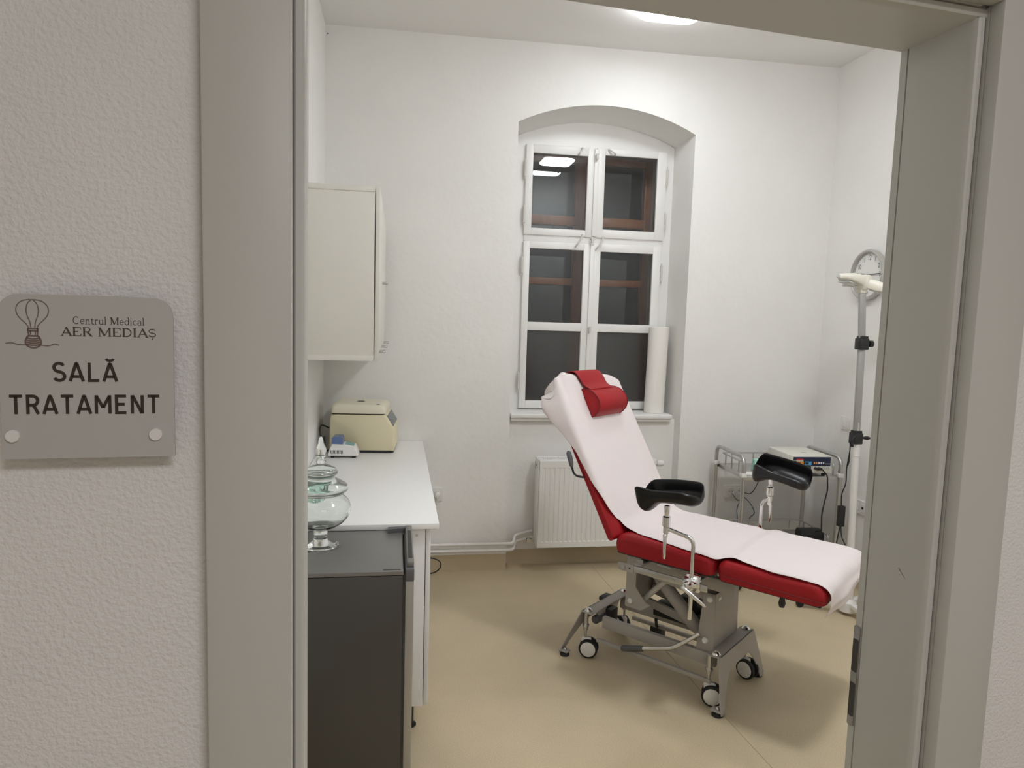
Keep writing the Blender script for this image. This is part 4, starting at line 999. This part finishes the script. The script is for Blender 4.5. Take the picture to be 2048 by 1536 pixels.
# ------------------------------------------------------------------ worktop and base cabinets
WZ = .851
bm = B(); box(bm, LX + .003, .169, 2.636, 4.412, WZ - .022, WZ, .0015); wt = obj('worktop', bm, 'white', None); tag(wt, 'white laminate worktop along the side wall holding the centrifuge', 'worktop')
for i, (y0, y1) in enumerate(((2.655, 3.24), (3.242, 3.826), (3.828, 4.345))):
    lab = ['white base cabinet nearest the fridge, under the worktop', 'white middle base cabinet under the worktop', 'white base cabinet under the centrifuge end of the worktop'][i]
    t = thing('base_cabinet', lab, 'cabinet', (LX + .01, y0, 0), 0, 'base cabinets under the worktop'); wd = y1 - y0; D = .118 - (LX + .01)
    for nm, y in (('side_panel', 0), ('side_panel', wd - .018)):
        bm = B(); box(bm, 0, D, y, y + .018, .105, WZ - .0225, .001); obj(nm, bm, 'white', t)
    bm = B(); box(bm, 0, D - .002, .018, wd - .018, .105, .123); obj('bottom_panel', bm, 'white', t)
    bm = B(); box(bm, 0, .006, .018, wd - .018, .123, WZ - .0225); obj('back_panel', bm, 'white', t)
    bm = B(); box(bm, D + .003, D + .021, .001, wd - .001, .108, WZ - .028, .001); dr = obj('door', bm, 'white', t)
    bm = B(); tube(bm, [(D + .021, wd * .72 - .064, .755), (D + .048, wd * .72 - .064, .755), (D + .048, wd * .72 + .064, .755), (D + .021, wd * .72 + .064, .755)], .0045, 10, .01); obj('handle', bm, 'steel', dr)
    for x in (.06, D - .045):
        for y in (.05, wd - .05):
            bm = B(); cyl(bm, (x, y, .008), (x, y, .105), .013, seg=14); lathe(bm, [(.024, 0), (.024, .006), (.014, .012)], (x, y, 0), 16); obj('leg', bm, 'black', t)
bm = B(); lathe(bm, [(.0055, 0), (.0055, -.0015), (0, -.0018)], (.085, 2.655, .800), 12, 'y'); o = obj('screw_head', bm, 'brass', None); tag(o, 'small grey screw cap on the base cabinet side below the worktop edge', 'screw')
bm = B(); lathe(bm, [(.005, .0), (.006, -.006), (0, -.007)], (.152, 2.66, WZ - .022), 12); o = obj('screw_head', bm, 'brass', None); tag(o, 'small round screw head under the overhanging worktop corner', 'screw')
# floor lead
bm = B(); tube(bm, smooth_path([(.10, 4.37, .10), (.20, 4.365, .105), (.262, 4.36, .095), (.293, 4.355, .072), (.290, 4.35, .040), (.255, 4.345, .014), (.18, 4.33, .006), (.05, 4.30, .006)], 8), .0038, 8); tag(obj('floor_cable', bm, 'black'), 'black cable curling out from behind the base cabinet at the window wall', 'cable')
# ------------------------------------------------------------------ wall cabinet
CY0, CZ0, CZ1 = 2.95, 1.450, 2.160
t = thing('wall_cabinet', 'pale grey wall cabinet hanging above the worktop', 'cabinet', (LX, CY0, CZ0)); D = -.096 - LX; W_ = 1.38; h = CZ1 - CZ0
for nm, z in (('bottom_panel', 0), ('top_panel', h - .022)):
    bm = B(); box(bm, .002, D, 0, W_, z, z + .022, .001); obj(nm, bm, 'cabgrey', t)
for y in (.0025, .46, .92, W_ - .0205):
    bm = B(); box(bm, .002, D - .0005, y, y + .018, .022, h - .022, .0005); obj('side_panel', bm, 'cabgrey', t)
bm = B(); box(bm, .002, .008, .018, W_ - .018, .02, h - .02); obj('back_panel', bm, 'cabgrey', t)
for i in range(3):
    y0 = .002 + i * .46; y1 = y0 + .455
    bm = B(); box(bm, D + .003, D + .0205, y0, y1, -.001, h - .001, .0012)
    dr = obj('door', bm, 'cabgrey', t)
    for z in ((.036, .345) if i == 1 else (.036,)):
        yc = y0 + .10 + i * .02
        bm = B(); tube(bm, [(D + .020, yc - .05, z), (D + .044, yc - .05, z), (D + .044, yc + .05, z), (D + .020, yc + .05, z)], .0048, 10, .008); obj('handle', bm, 'steel', dr)
# ------------------------------------------------------------------ fridge
fg = thing('small_fridge', 'dark grey freestanding fridge with silver door in front of the worktop', 'fridge', (LX + .012, 2.205, 0)); X1 = .030 - (LX + .012); FD = .425
bm = B(); box(bm, 0, X1, 0, FD, .03, .812, .004); obj('body', bm, 'fridge', fg)
bm = B(); box(bm, -.001, X1 + .001, -.001, FD + .001, .8125, .830, .004, 3); tp_ = obj('top_cover', bm, 'fridgetop', fg)
bm = B(); box(bm, X1 - .065, X1 - .008, .004, .009, .830, .8315, .0006); obj('front_groove', bm, 'fridge', tp_)
bm = B(); box(bm, X1, X1 + .006, .004, FD - .004, .05, .815); obj('door_gasket', bm, 'gasket', fg, smooth=False)
bm = B(); box(bm, X1 + .0062, X1 + .034, 0, FD, .045, .805, .006, 3); dr = obj('door', bm, 'fridgedoor', fg)
bm = B(); box(bm, X1 + .0060, X1 + .035, -.0015, FD + .001, .790, .834, .005, 3); cp = obj('door_cap', bm, 'griprey', dr)
bm = B(); box(bm, X1 + .010, X1 + .0345, .015, FD - .012, .834, .852, .004); cq = obj('door_top_trim', bm, 'fridgetop', dr)
bm = B(); box(bm, X1 + .016, X1 + .030, .05, FD - .08, .852, .8535, .0006); obj('handle_recess', bm, 'gasket', cq)
bm = B(); pxy(bm, [(X1 - .055, FD - .040), (X1 + .030, FD - .026), (X1 + .030, FD - .002), (X1 - .055, FD - .010)], .8302, .846); obj('hinge_cover', bm, 'griprey', tp_)
for x in (.05, X1 - .03):
    for y in (.04, FD - .04):
        bm = B(); lathe(bm, [(.018, 0), (.018, .012), (.010, .016), (.010, .032)], (x, y, 0), 14); obj('foot', bm, 'black', fg)
# ------------------------------------------------------------------ glass jar
jr = thing('glass_jar', 'footed clear green-tinted glass apothecary jar with pointed lid on the fridge', 'jar', (-.256, 2.47, .8302))
def hollow(outer, th): 
    inner = [(max(r - th, .0004), z) for r, z in outer[::-1]]; return outer + inner
bm = B()
foot = [(0, 0), (.062, 0), (.066, .003), (.062, .007), (.034, .0115), (.0235, .020), (.0215, .034), (.024, .045), (.0255, .056), (.030, .062), (.055, .070), (.080, .086), (.098, .108), (.1045, .130), (.1035, .147), (.096, .162), (.084, .173), (.079, .179), (.078, .188),
        (.0755, .188), (.0765, .178), (.082, .1705), (.0935, .160), (.1005, .146), (.1015, .130), (.095, .1095), (.078, .089), (.053, .0735), (.025, .067), (0, .066)]
lathe(bm, foot, (0, 0, 0), 64); obj('bowl', bm, 'glass', jr, angle=60)
bm = B()
lid = [(.0735, .186), (.0745, .1895), (.083, .192), (.092, .198), (.0945, .207), (.089, .218), (.070, .230), (.052, .240), (.046, .246), (.050, .250), (.0575, .257), (.058, .266), (.050, .276), (.032, .285), (.017, .289), (.0155, .296), (.0165, .302), (.014, .306), (.0175, .312), (.0135, .318), (.0175, .323), (.0145, .328), (.019, .336), (.0165, .348), (.011, .362), (.0075, .378), (.0065, .386), (0, .389)]
lin_ = [(0, .280), (.030, .280), (.047, .272), (.0545, .264), (.053, .258), (.044, .2515), (.0415, .246), (.047, .2375), (.066, .2265), (.086, .215), (.0905, .207), (.089, .2005), (.081, .195), (.0735, .1925)]
lathe(bm, lid + lin_ + [lid[0]], (0, 0, 0), 64, cap=False); ld = obj('lid', bm, 'glass', jr, angle=60)
bm = B(); lathe(bm, [(0, .150), (.020, .152), (.034, .160), (.036, .172), (.030, .180), (.0, .183)], (-.020, .01, 0), 28)
for v in bm.verts:
    v.co += Vector((noise.noise(v.co * 60), noise.noise(v.co * 60 + Vector((7, 0, 0))), noise.noise(v.co * 60 + Vector((0, 9, 0))))) * .006
obj('green_glass_ornament', bm, 'glassgreen', jr)
# ------------------------------------------------------------------ centrifuge on the worktop
cf_ = thing('centrifuge', 'cream coloured tabletop centrifuge with hinged lid on the worktop corner', 'centrifuge', (-.185, 4.19, WZ), math.radians(-4))
hw = .165
side = [(-.180, .012), (.186, .012), (.190, .030), (.188, .138), (.180, .150), (.142, .212), (.132, .222), (-.150, .222), (-.168, .216), (-.176, .190)]
bm = B(); v0 = None
rows = []
for y, e in ((-hw, .010), (-hw + .004, .004), (-hw + .012, 0), (hw - .012, 0), (hw - .004, .004), (hw, .010)):
    rows.append([bm.verts.new((x * (1 - e / .19), y, .117 + (z - .117) * (1 - e / .11))) for x, z in side])
for a, b in zip(rows, rows[1:]):
    for i in range(len(a)):
        j = (i + 1) % len(a); bm.faces.new((a[i], a[j], b[j], b[i]))
bm.faces.new(rows[0]); bm.faces.new(rows[-1][::-1]); bd = obj('body', bm, 'cream', cf_, angle=40)
bm = B(); pxy(bm, rrect(-.178, .184, -.158, .158, .02), .002, .014); obj('base_skirt', bm, 'black', cf_)
bm = B(); pxy(bm, rrect(-.166, .132, -.160, .160, .018), .2205, .2265); obj('lid_gap', bm, 'dark', cf_)
bm = B(); prev = None
for ins, z in ((0, .2265), (0, .250), (.006, .262), (.016, .270), (.030, .2735)):
    r = [bm.verts.new((a, b, z + (.006 * (1 - (a + .16) / .3) if ins > .0 else 0))) for a, b in rrect(-.170 + ins * .6, .136 - ins, -hw + ins, hw - ins, .024, 5)]
    if prev:
        for i in range(len(r)): bm.faces.new((prev[i], prev[(i + 1) % len(r)], r[(i + 1) % len(r)], r[i]))
    else: bm.faces.new(r[::-1])
    prev = r
bm.faces.new(prev); ld = obj('lid', bm, 'creamlid', cf_, angle=40)
bm = B(); lathe(bm, [(.024, .2775), (.020, .2795), (0, .2795)], (-.02, .0, 0), 24); obj('viewing_window', bm, 'griprey', ld)
bm = B(); box(bm, .080, .100, -.125, -.100, .2735, .2765, .001); obj('lid_button', bm, 'griprey', ld)
a = Vector((.180, 0, .150)); b = Vector((.142, 0, .212)); d = (b - a).normalized(); nrm = Vector((d.z, 0, -d.x))
bm = B(); obox(bm, (a + b) / 2 + nrm * .002, d, (0, 1, 0), nrm, .034, .135, .003, .002); obj('control_panel', bm, 'greypanel', cf_)
bm = B(); tube(bm, smooth_path([(-.366, 4.16, .965), (-.405, 4.10, .995), (-.420, 4.05, 1.005), (-.424, 4.03, .975), (-.415, 4.02, .945), (-.400, 4.03, .930), (-.398, 4.05, .905), (-.412, 4.04, .880), (-.418, 4.02, .860), (-.395, 4.05, .8565), (-.375, 4.12, .8565)], 8), .0042, 9)
box(bm, -.410, -.394, 4.025, 4.045, .915, .945, .003); tag(obj('centrifuge_cable', bm, 'black'), 'black mains cable looping behind the cream centrifuge', 'cable')
# small white analyser in front of it
an = thing('mini_dry_bath', 'small white heating block device with blue lid beside the centrifuge', 'laboratory device', (-.285, 3.935, WZ), math.radians(-3))
prof_ = [(-.078, .012), (.082, .012), (.080, .024), (.070, .050), (.060, .066), (.016, .074), (-.058, .076), (-.070, .050)]
bm = B(); rows = []
for y, e in ((-.055, .05), (-.052, .015), (-.048, 0), (.048, 0), (.052, .015), (.055, .05)):
    rows.append([bm.verts.new((x * (1 - e), y, .04 + (z - .04) * (1 - e))) for x, z in prof_])
for a, b in zip(rows, rows[1:]):
    for i in range(len(a)): 
        j = (i + 1) % len(a); bm.faces.new((a[i], a[j], b[j], b[i]))
bm.faces.new(rows[0]); bm.faces.new(rows[-1][::-1]); bd = obj('body', bm, 'plastic', an, angle=40)
bm = B(); pxz(bm, [(-.060, .074), (.000, .073), (-.002, .108), (-.010, .116), (-.050, .117), (-.058, .110)], -.044, .044); obj('block_lid', bm, 'blueplastic', an)
a = Vector((.010, 0, .0755)); b = Vector((.060, 0, .0665)); d = (b - a).normalized(); nrm = Vector((-d.z, 0, d.x))
bm = B(); obox(bm, (a + b) / 2 + nrm * .0005, d, (0, 1, 0), nrm, .024, .040, .001); obj('display_panel', bm, 'teal', an)
for k in range(10):
    x = -.062 + k * .0068; bm = B(); pxz(bm, [(x, .024), (x + .0032, .024), (x + .0012, .044), (x - .0020, .044)], -.0555, -.0535); obj('vent_slot', bm, 'dark', bd, smooth=False)
for x in (-.055, .060):
    for y in (-.038, .038):
        bm = B(); lathe(bm, [(.010, 0), (.010, .013)], (x, y, 0), 12); obj('rubber_foot', bm, 'rubber', an)
# ------------------------------------------------------------------ door sign
sg = thing('door_sign', 'frosted acrylic treatment room sign with brown lettering on white standoffs beside the door frame', 'sign', (0, 0, 0), PH)
SX0, SX1, SZ0, SZ1, SV = -.3535, -.1738, 1.4713, 1.6598, .906
bm = B(); pxz(bm, rrect(SX0, SX1, SZ0, SZ1, [.022, .022, .0008, .0008], 8), SV, SV + .004); pl = obj('plate', bm, 'plexi', sg)
for x in (-.3425, -.1942):
    bm = B(); lathe(bm, [(.0068, -.0035), (.0072, -.0025), (.0072, .0)], (x, SV, 1.4982), 28, 'y'); cyl(bm, (x, SV + .004, 1.4982), (x, .9305, 1.4982), .006, seg=20); obj('standoff', bm, 'plastic', sg)
for x in (-.3425, -.1942):
    bm = B(); cyl(bm, (x, SV + .004, 1.635), (x, .9305, 1.635), .006, seg=16); obj('standoff', bm, 'plastic', sg)
SY = SV - .0002
def smap(ox, oz, sx, sz, slant=0): return lambda a, b: (ox + a * sx, SY, oz + b * sz)
SANS = {  # strokes in a cap-height-1 box, advance width
 'S': ([arc(.29, .745, .215, .205, 25, 180, 9) + arc(.29, .745, .215, .235, 190, 262, 5) + arc(.30, .255, .225, .245, 80, 0, 6) + arc(.30, .255, .225, .205, -12, -160, 9)], .60),
 'A': ([[(.02, 0), (.30, .985)], [(.32, .985), (.60, 0)], [(.275, .96), (.345, .96)], [(.12, .26), (.50, .26)]], .66),
 'L': ([[(.07, 1), (.07, .05), (.50, .05)]], .54), 'T': ([[(.0, .95), (.56, .95)], [(.28, .95), (.28, 0)]], .60),
 'R': ([[(.07, 0), (.07, .95), (.30, .95)] + arc(.30, .71, .21, .24, 80, -80, 9) + [(.30, .47), (.07, .47)], [(.33, .45), (.53, 0)]], .62),
 'M': ([[(.07, 0), (.07, 1)], [(.075, .97), (.38, .33)], [(.38, .33), (.685, .97)], [(.69, 1), (.69, 0)]], .80), 'E': ([[(.52, .95), (.07, .95), (.07, .05), (.52, .05)], [(.07, .51), (.45, .51)]], .60),
 'N': ([[(.07, 0), (.07, 1)], [(.09, .985), (.52, .015)], [(.54, 0), (.54, 1)]], .66)}
def sans_line(nm, text, x0, x1, z0, hgt, wd, m, gap=.12):
    adv = [SANS['A' if c == 'Ă' else c][1] + gap for c in text]; tot = sum(adv) - gap; sc = (x1 - x0) / tot; x = x0
    bms = []
    for c, a in zip(text, adv):
        bm = B(); f = smap(x, z0, sc, hgt); asp = hgt / sc
        k = 'A' if c == 'Ă' else c
        for st in SANS[k][0]: ribbon(bm, [(p * sc, q * hgt) for p, q in st], wd, lambda p, q: (x + p, SY, z0 + q))
        if c == 'Ă': ribbon(bm, [(p * sc, q * hgt) for p, q in arc(.31, 1.24, .17, .12, 190, 350, 8)], wd * .9, lambda p, q: (x + p, SY, z0 + q))
        obj('letter', bm, m, sg, smooth=False, norm=False); x += a * sc
sans_line('lettering', 'SALĂ', -.3010, -.2335, 1.5610, .0218, .0035, 'print', .14)
sans_line('lettering', 'TRATAMENT', -.3450, -.1890, 1.5232, .0218, .0035, 'print', .13)
TH_, TN = .16, .075
SER = {  # (strokes with widths, serif bars as (x centre, z, half width)), advance
 'A': ([([(.06, .0), (.36, .98)], TN), ([(.34, 1), (.66, 0)], TH_), ([(.16, .32), (.54, .32)], TN)], [(.06, 0, .10), (.66, 0, .12)], .74),
 'E': ([([(.14, 0), (.14, 1)], TH_), ([(.05, .975), (.56, .975), (.58, .76)], TN), ([(.14, .52), (.42, .52)], TN), ([(.05, .025), (.58, .025), (.61, .26)], TN)], [], .68),
 'R': ([([(.14, 0), (.14, 1)], TH_), ([(.05, .975), (.32, .975)], TN), (arc(.34, .74, .20, .235, 90, -90, 10), .09), ([(.14, .50), (.36, .50)], TN), ([(.34, .50), (.62, .02)], TH_)], [(.14, 0, .12), (.66, .0, .07)], .74),
 'M': ([([(.12, 0), (.12, 1)], TN), ([(.12, 1), (.45, .05)], TH_), ([(.45, .05), (.78, 1)], TN), ([(.80, 0), (.80, 1)], TH_)], [(.12, 0, .11), (.80, 0, .13), (.08, .975, .09), (.85, .975, .09)], .96),
 'D': ([([(.14, 0), (.14, 1)], TH_), ([(.05, .975), (.30, .975)], TN), ([(.05, .025), (.30, .025)], TN), (arc(.30, .5, .34, .475, 90, -90, 12), .10)], [], .76),
 'I': ([([(.14, 0), (.14, 1)], TH_)], [(.14, 0, .12), (.14, .975, .12)], .34),
 'S': ([(SANS['S'][0][0], .085), ([(.50, .95), (.50, .74)], .04), ([(.08, .06), (.08, .28)], .04)], [], .64),
 'C': ([(arc(.38, .5, .31, .48, 50, 310, 16), .095), ([(.58, .96), (.58, .70)], .04)], [], .74),
 'e': ([(arc(.27, .32, .20, .30, 5, 320, 14), .075), ([(.07, .345), (.46, .345)], TN)], [], .54),
 'n': ([([(.12, 0), (.12, .60)], .10), (arc(.29, .40, .15, .21, 150, 0, 8) + [(.44, .0)], .09)], [(.12, 0, .10), (.44, 0, .10), (.08, .60, .06)], .60),
 't': ([([(.14, .80), (.14, .12)] + arc(.26, .14, .12, .13, 180, 310, 6), .09), ([(.02, .60), (.32, .60)], TN)], [], .38),
 'r': ([([(.12, 0), (.12, .60)], .10), (arc(.30, .40, .16, .20, 150, 60, 5), .09)], [(.12, 0, .11), (.08, .60, .06)], .44),
 'u': ([([(.12, .62), (.12, .20)] + arc(.27, .19, .15, .18, 180, 330, 7), .09), ([(.44, .62), (.44, 0)], .10)], [(.07, .61, .06), (.39, .61, .06), (.48, .02, .06)], .60),
 'l': ([([(.12, 0), (.12, 1.04)], .10)], [(.12, 0, .11), (.07, 1.03, .06)], .28),
 'd': ([(arc(.27, .31, .19, .30, 30, 330, 14), .085), ([(.45, 0), (.45, 1.04)], .10)], [(.40, 1.03, .06), (.49, .02, .06)], .60),
 'i': ([([(.12, 0), (.12, .62)], .10), ([(.12, .80), (.12, .92)], .12)], [(.12, 0, .11), (.07, .61, .06)], .28),
 'c': ([(arc(.27, .32, .20, .30, 45, 320, 12), .085)], [], .50),
 'a': ([(arc(.23, .44, .17, .18, 160, 0, 7) + [(.40, .0)], .09), (arc(.23, .18, .17, .18, 60, 330, 10), .08)], [(.44, .02, .06)], .54), ' ': ([], [], .34)}
def serif_line(text, x0, x1, z0, hgt, m):
    adv = [SER['S' if c == 'Ș' else c][2] for c in text]; tot = sum(adv); sc = (x1 - x0) / tot; x = x0
    for c, a in zip(text, adv):
        strokes, ser, _ = SER['S' if c == 'Ș' else c]
        if strokes:
            bm = B(); f = lambda p, q: (x + p, SY, z0 + q); wsc = (sc + hgt) / 2
            for pts, wd in strokes: ribbon(bm, [(p * sc, q * hgt) for p, q in pts], wd * wsc, f)
            for cx, cz, hw_ in ser: ribbon(bm, [((cx - hw_) * sc, cz * hgt), ((cx + hw_) * sc, cz * hgt)], .05 * wsc, f)
            if c == 'Ș': ribbon(bm, [(.30 * sc, -.12 * hgt), (.33 * sc, -.20 * hgt), (.26 * sc, -.32 * hgt)], .085 * wsc, f)
            obj('letter', bm, m, sg, smooth=False, norm=False)
        x += a * sc
serif_line('Centrul Medical', -.2790, -.2040, 1.6272, .0085, 'printlight')
serif_line('AER MEDIAȘ', -.2910, -.1910, 1.6135, .0098, 'printlight')
# balloon shaped like a light bulb over a wavy ground line
lm = lambda a, b: (-.3190 + a * .0325, SY, 1.5990 + b * .0542)
bm = B(); LW = .034
half = [(.13, .42), (.20, .50), (.34, .585), (.455, .68), (.495, .79), (.44, .90), (.29, .975), (.10, 1.0), (0, 1.0)]
full = half + [(-a, b) for a, b in half[-2::-1]]
def lrib(pts, wd=LW, closed=False): ribbon(bm, [(a * .0325, b * .0542) for a, b in pts], wd * .0325, lambda p, q: (-.3190 + p, SY, 1.5990 + q), closed)
lrib([tuple(p.xy) for p in smooth_path([(a, b, 0) for a, b in full], 4)])
inn = [(.06, .42), (.09, .55), (.165, .68), (.185, .80), (.14, .92), (.03, .995)]
lrib([tuple(p.xy) for p in smooth_path([(a, b, 0) for a, b in inn], 4)]); lrib([tuple(p.xy) for p in smooth_path([(-a, b, 0) for a, b in inn], 4)])
obj('balloon_outline', bm, 'logo', sg, smooth=False, norm=False)
bm = B()
for a, b in ((.40, .42), (.355, .375)): lrib([(-.17, a), (.17, a)], .05)
lrib([(-.15, .41), (-.13, .24)], .05); lrib([(.15, .41), (.13, .24)], .05); lrib([(-.16, .25), (.16, .25)], .06)
lrib([tuple(p.xy) for p in smooth_path([(-.16, .25, 0), (-.235, .15, 0), (-.20, .05, 0), (0, .0, 0), (.20, .05, 0), (.235, .15, 0), (.16, .25, 0)], 4)], .06)
for q in (.21, .165, .12, .075): lrib([(-.21, q), (-.07, q - .02), (.07, q - .02), (.21, q)], .055)
lrib([(-.08, .36), (-.07, .27)], .04); lrib([(.08, .36), (.07, .27)], .04)
obj('basket_emblem', bm, 'logo', sg, smooth=False, norm=False)
bm = B()
lrib([tuple(p.xy) for p in smooth_path([(-.84, .085, 0), (-.66, .10, 0), (-.45, .065, 0), (-.22, .06, 0)], 5)]); lrib([tuple(p.xy) for p in smooth_path([(.22, .06, 0), (.45, .045, 0), (.66, .085, 0), (.80, .06, 0)], 5)])
obj('ground_line', bm, 'logo', sg, smooth=False, norm=False)
# scuff on the door frame, nail under the ceiling
bm = B(); lathe(bm, [(.004, 0), (.004, -.006), (0, -.007)], (-.4255, F, 3.275), 8, 'y'); tag(obj('wall_nail', bm, 'black'), 'tiny black nail high on the window wall under the ceiling corner', 'nail')
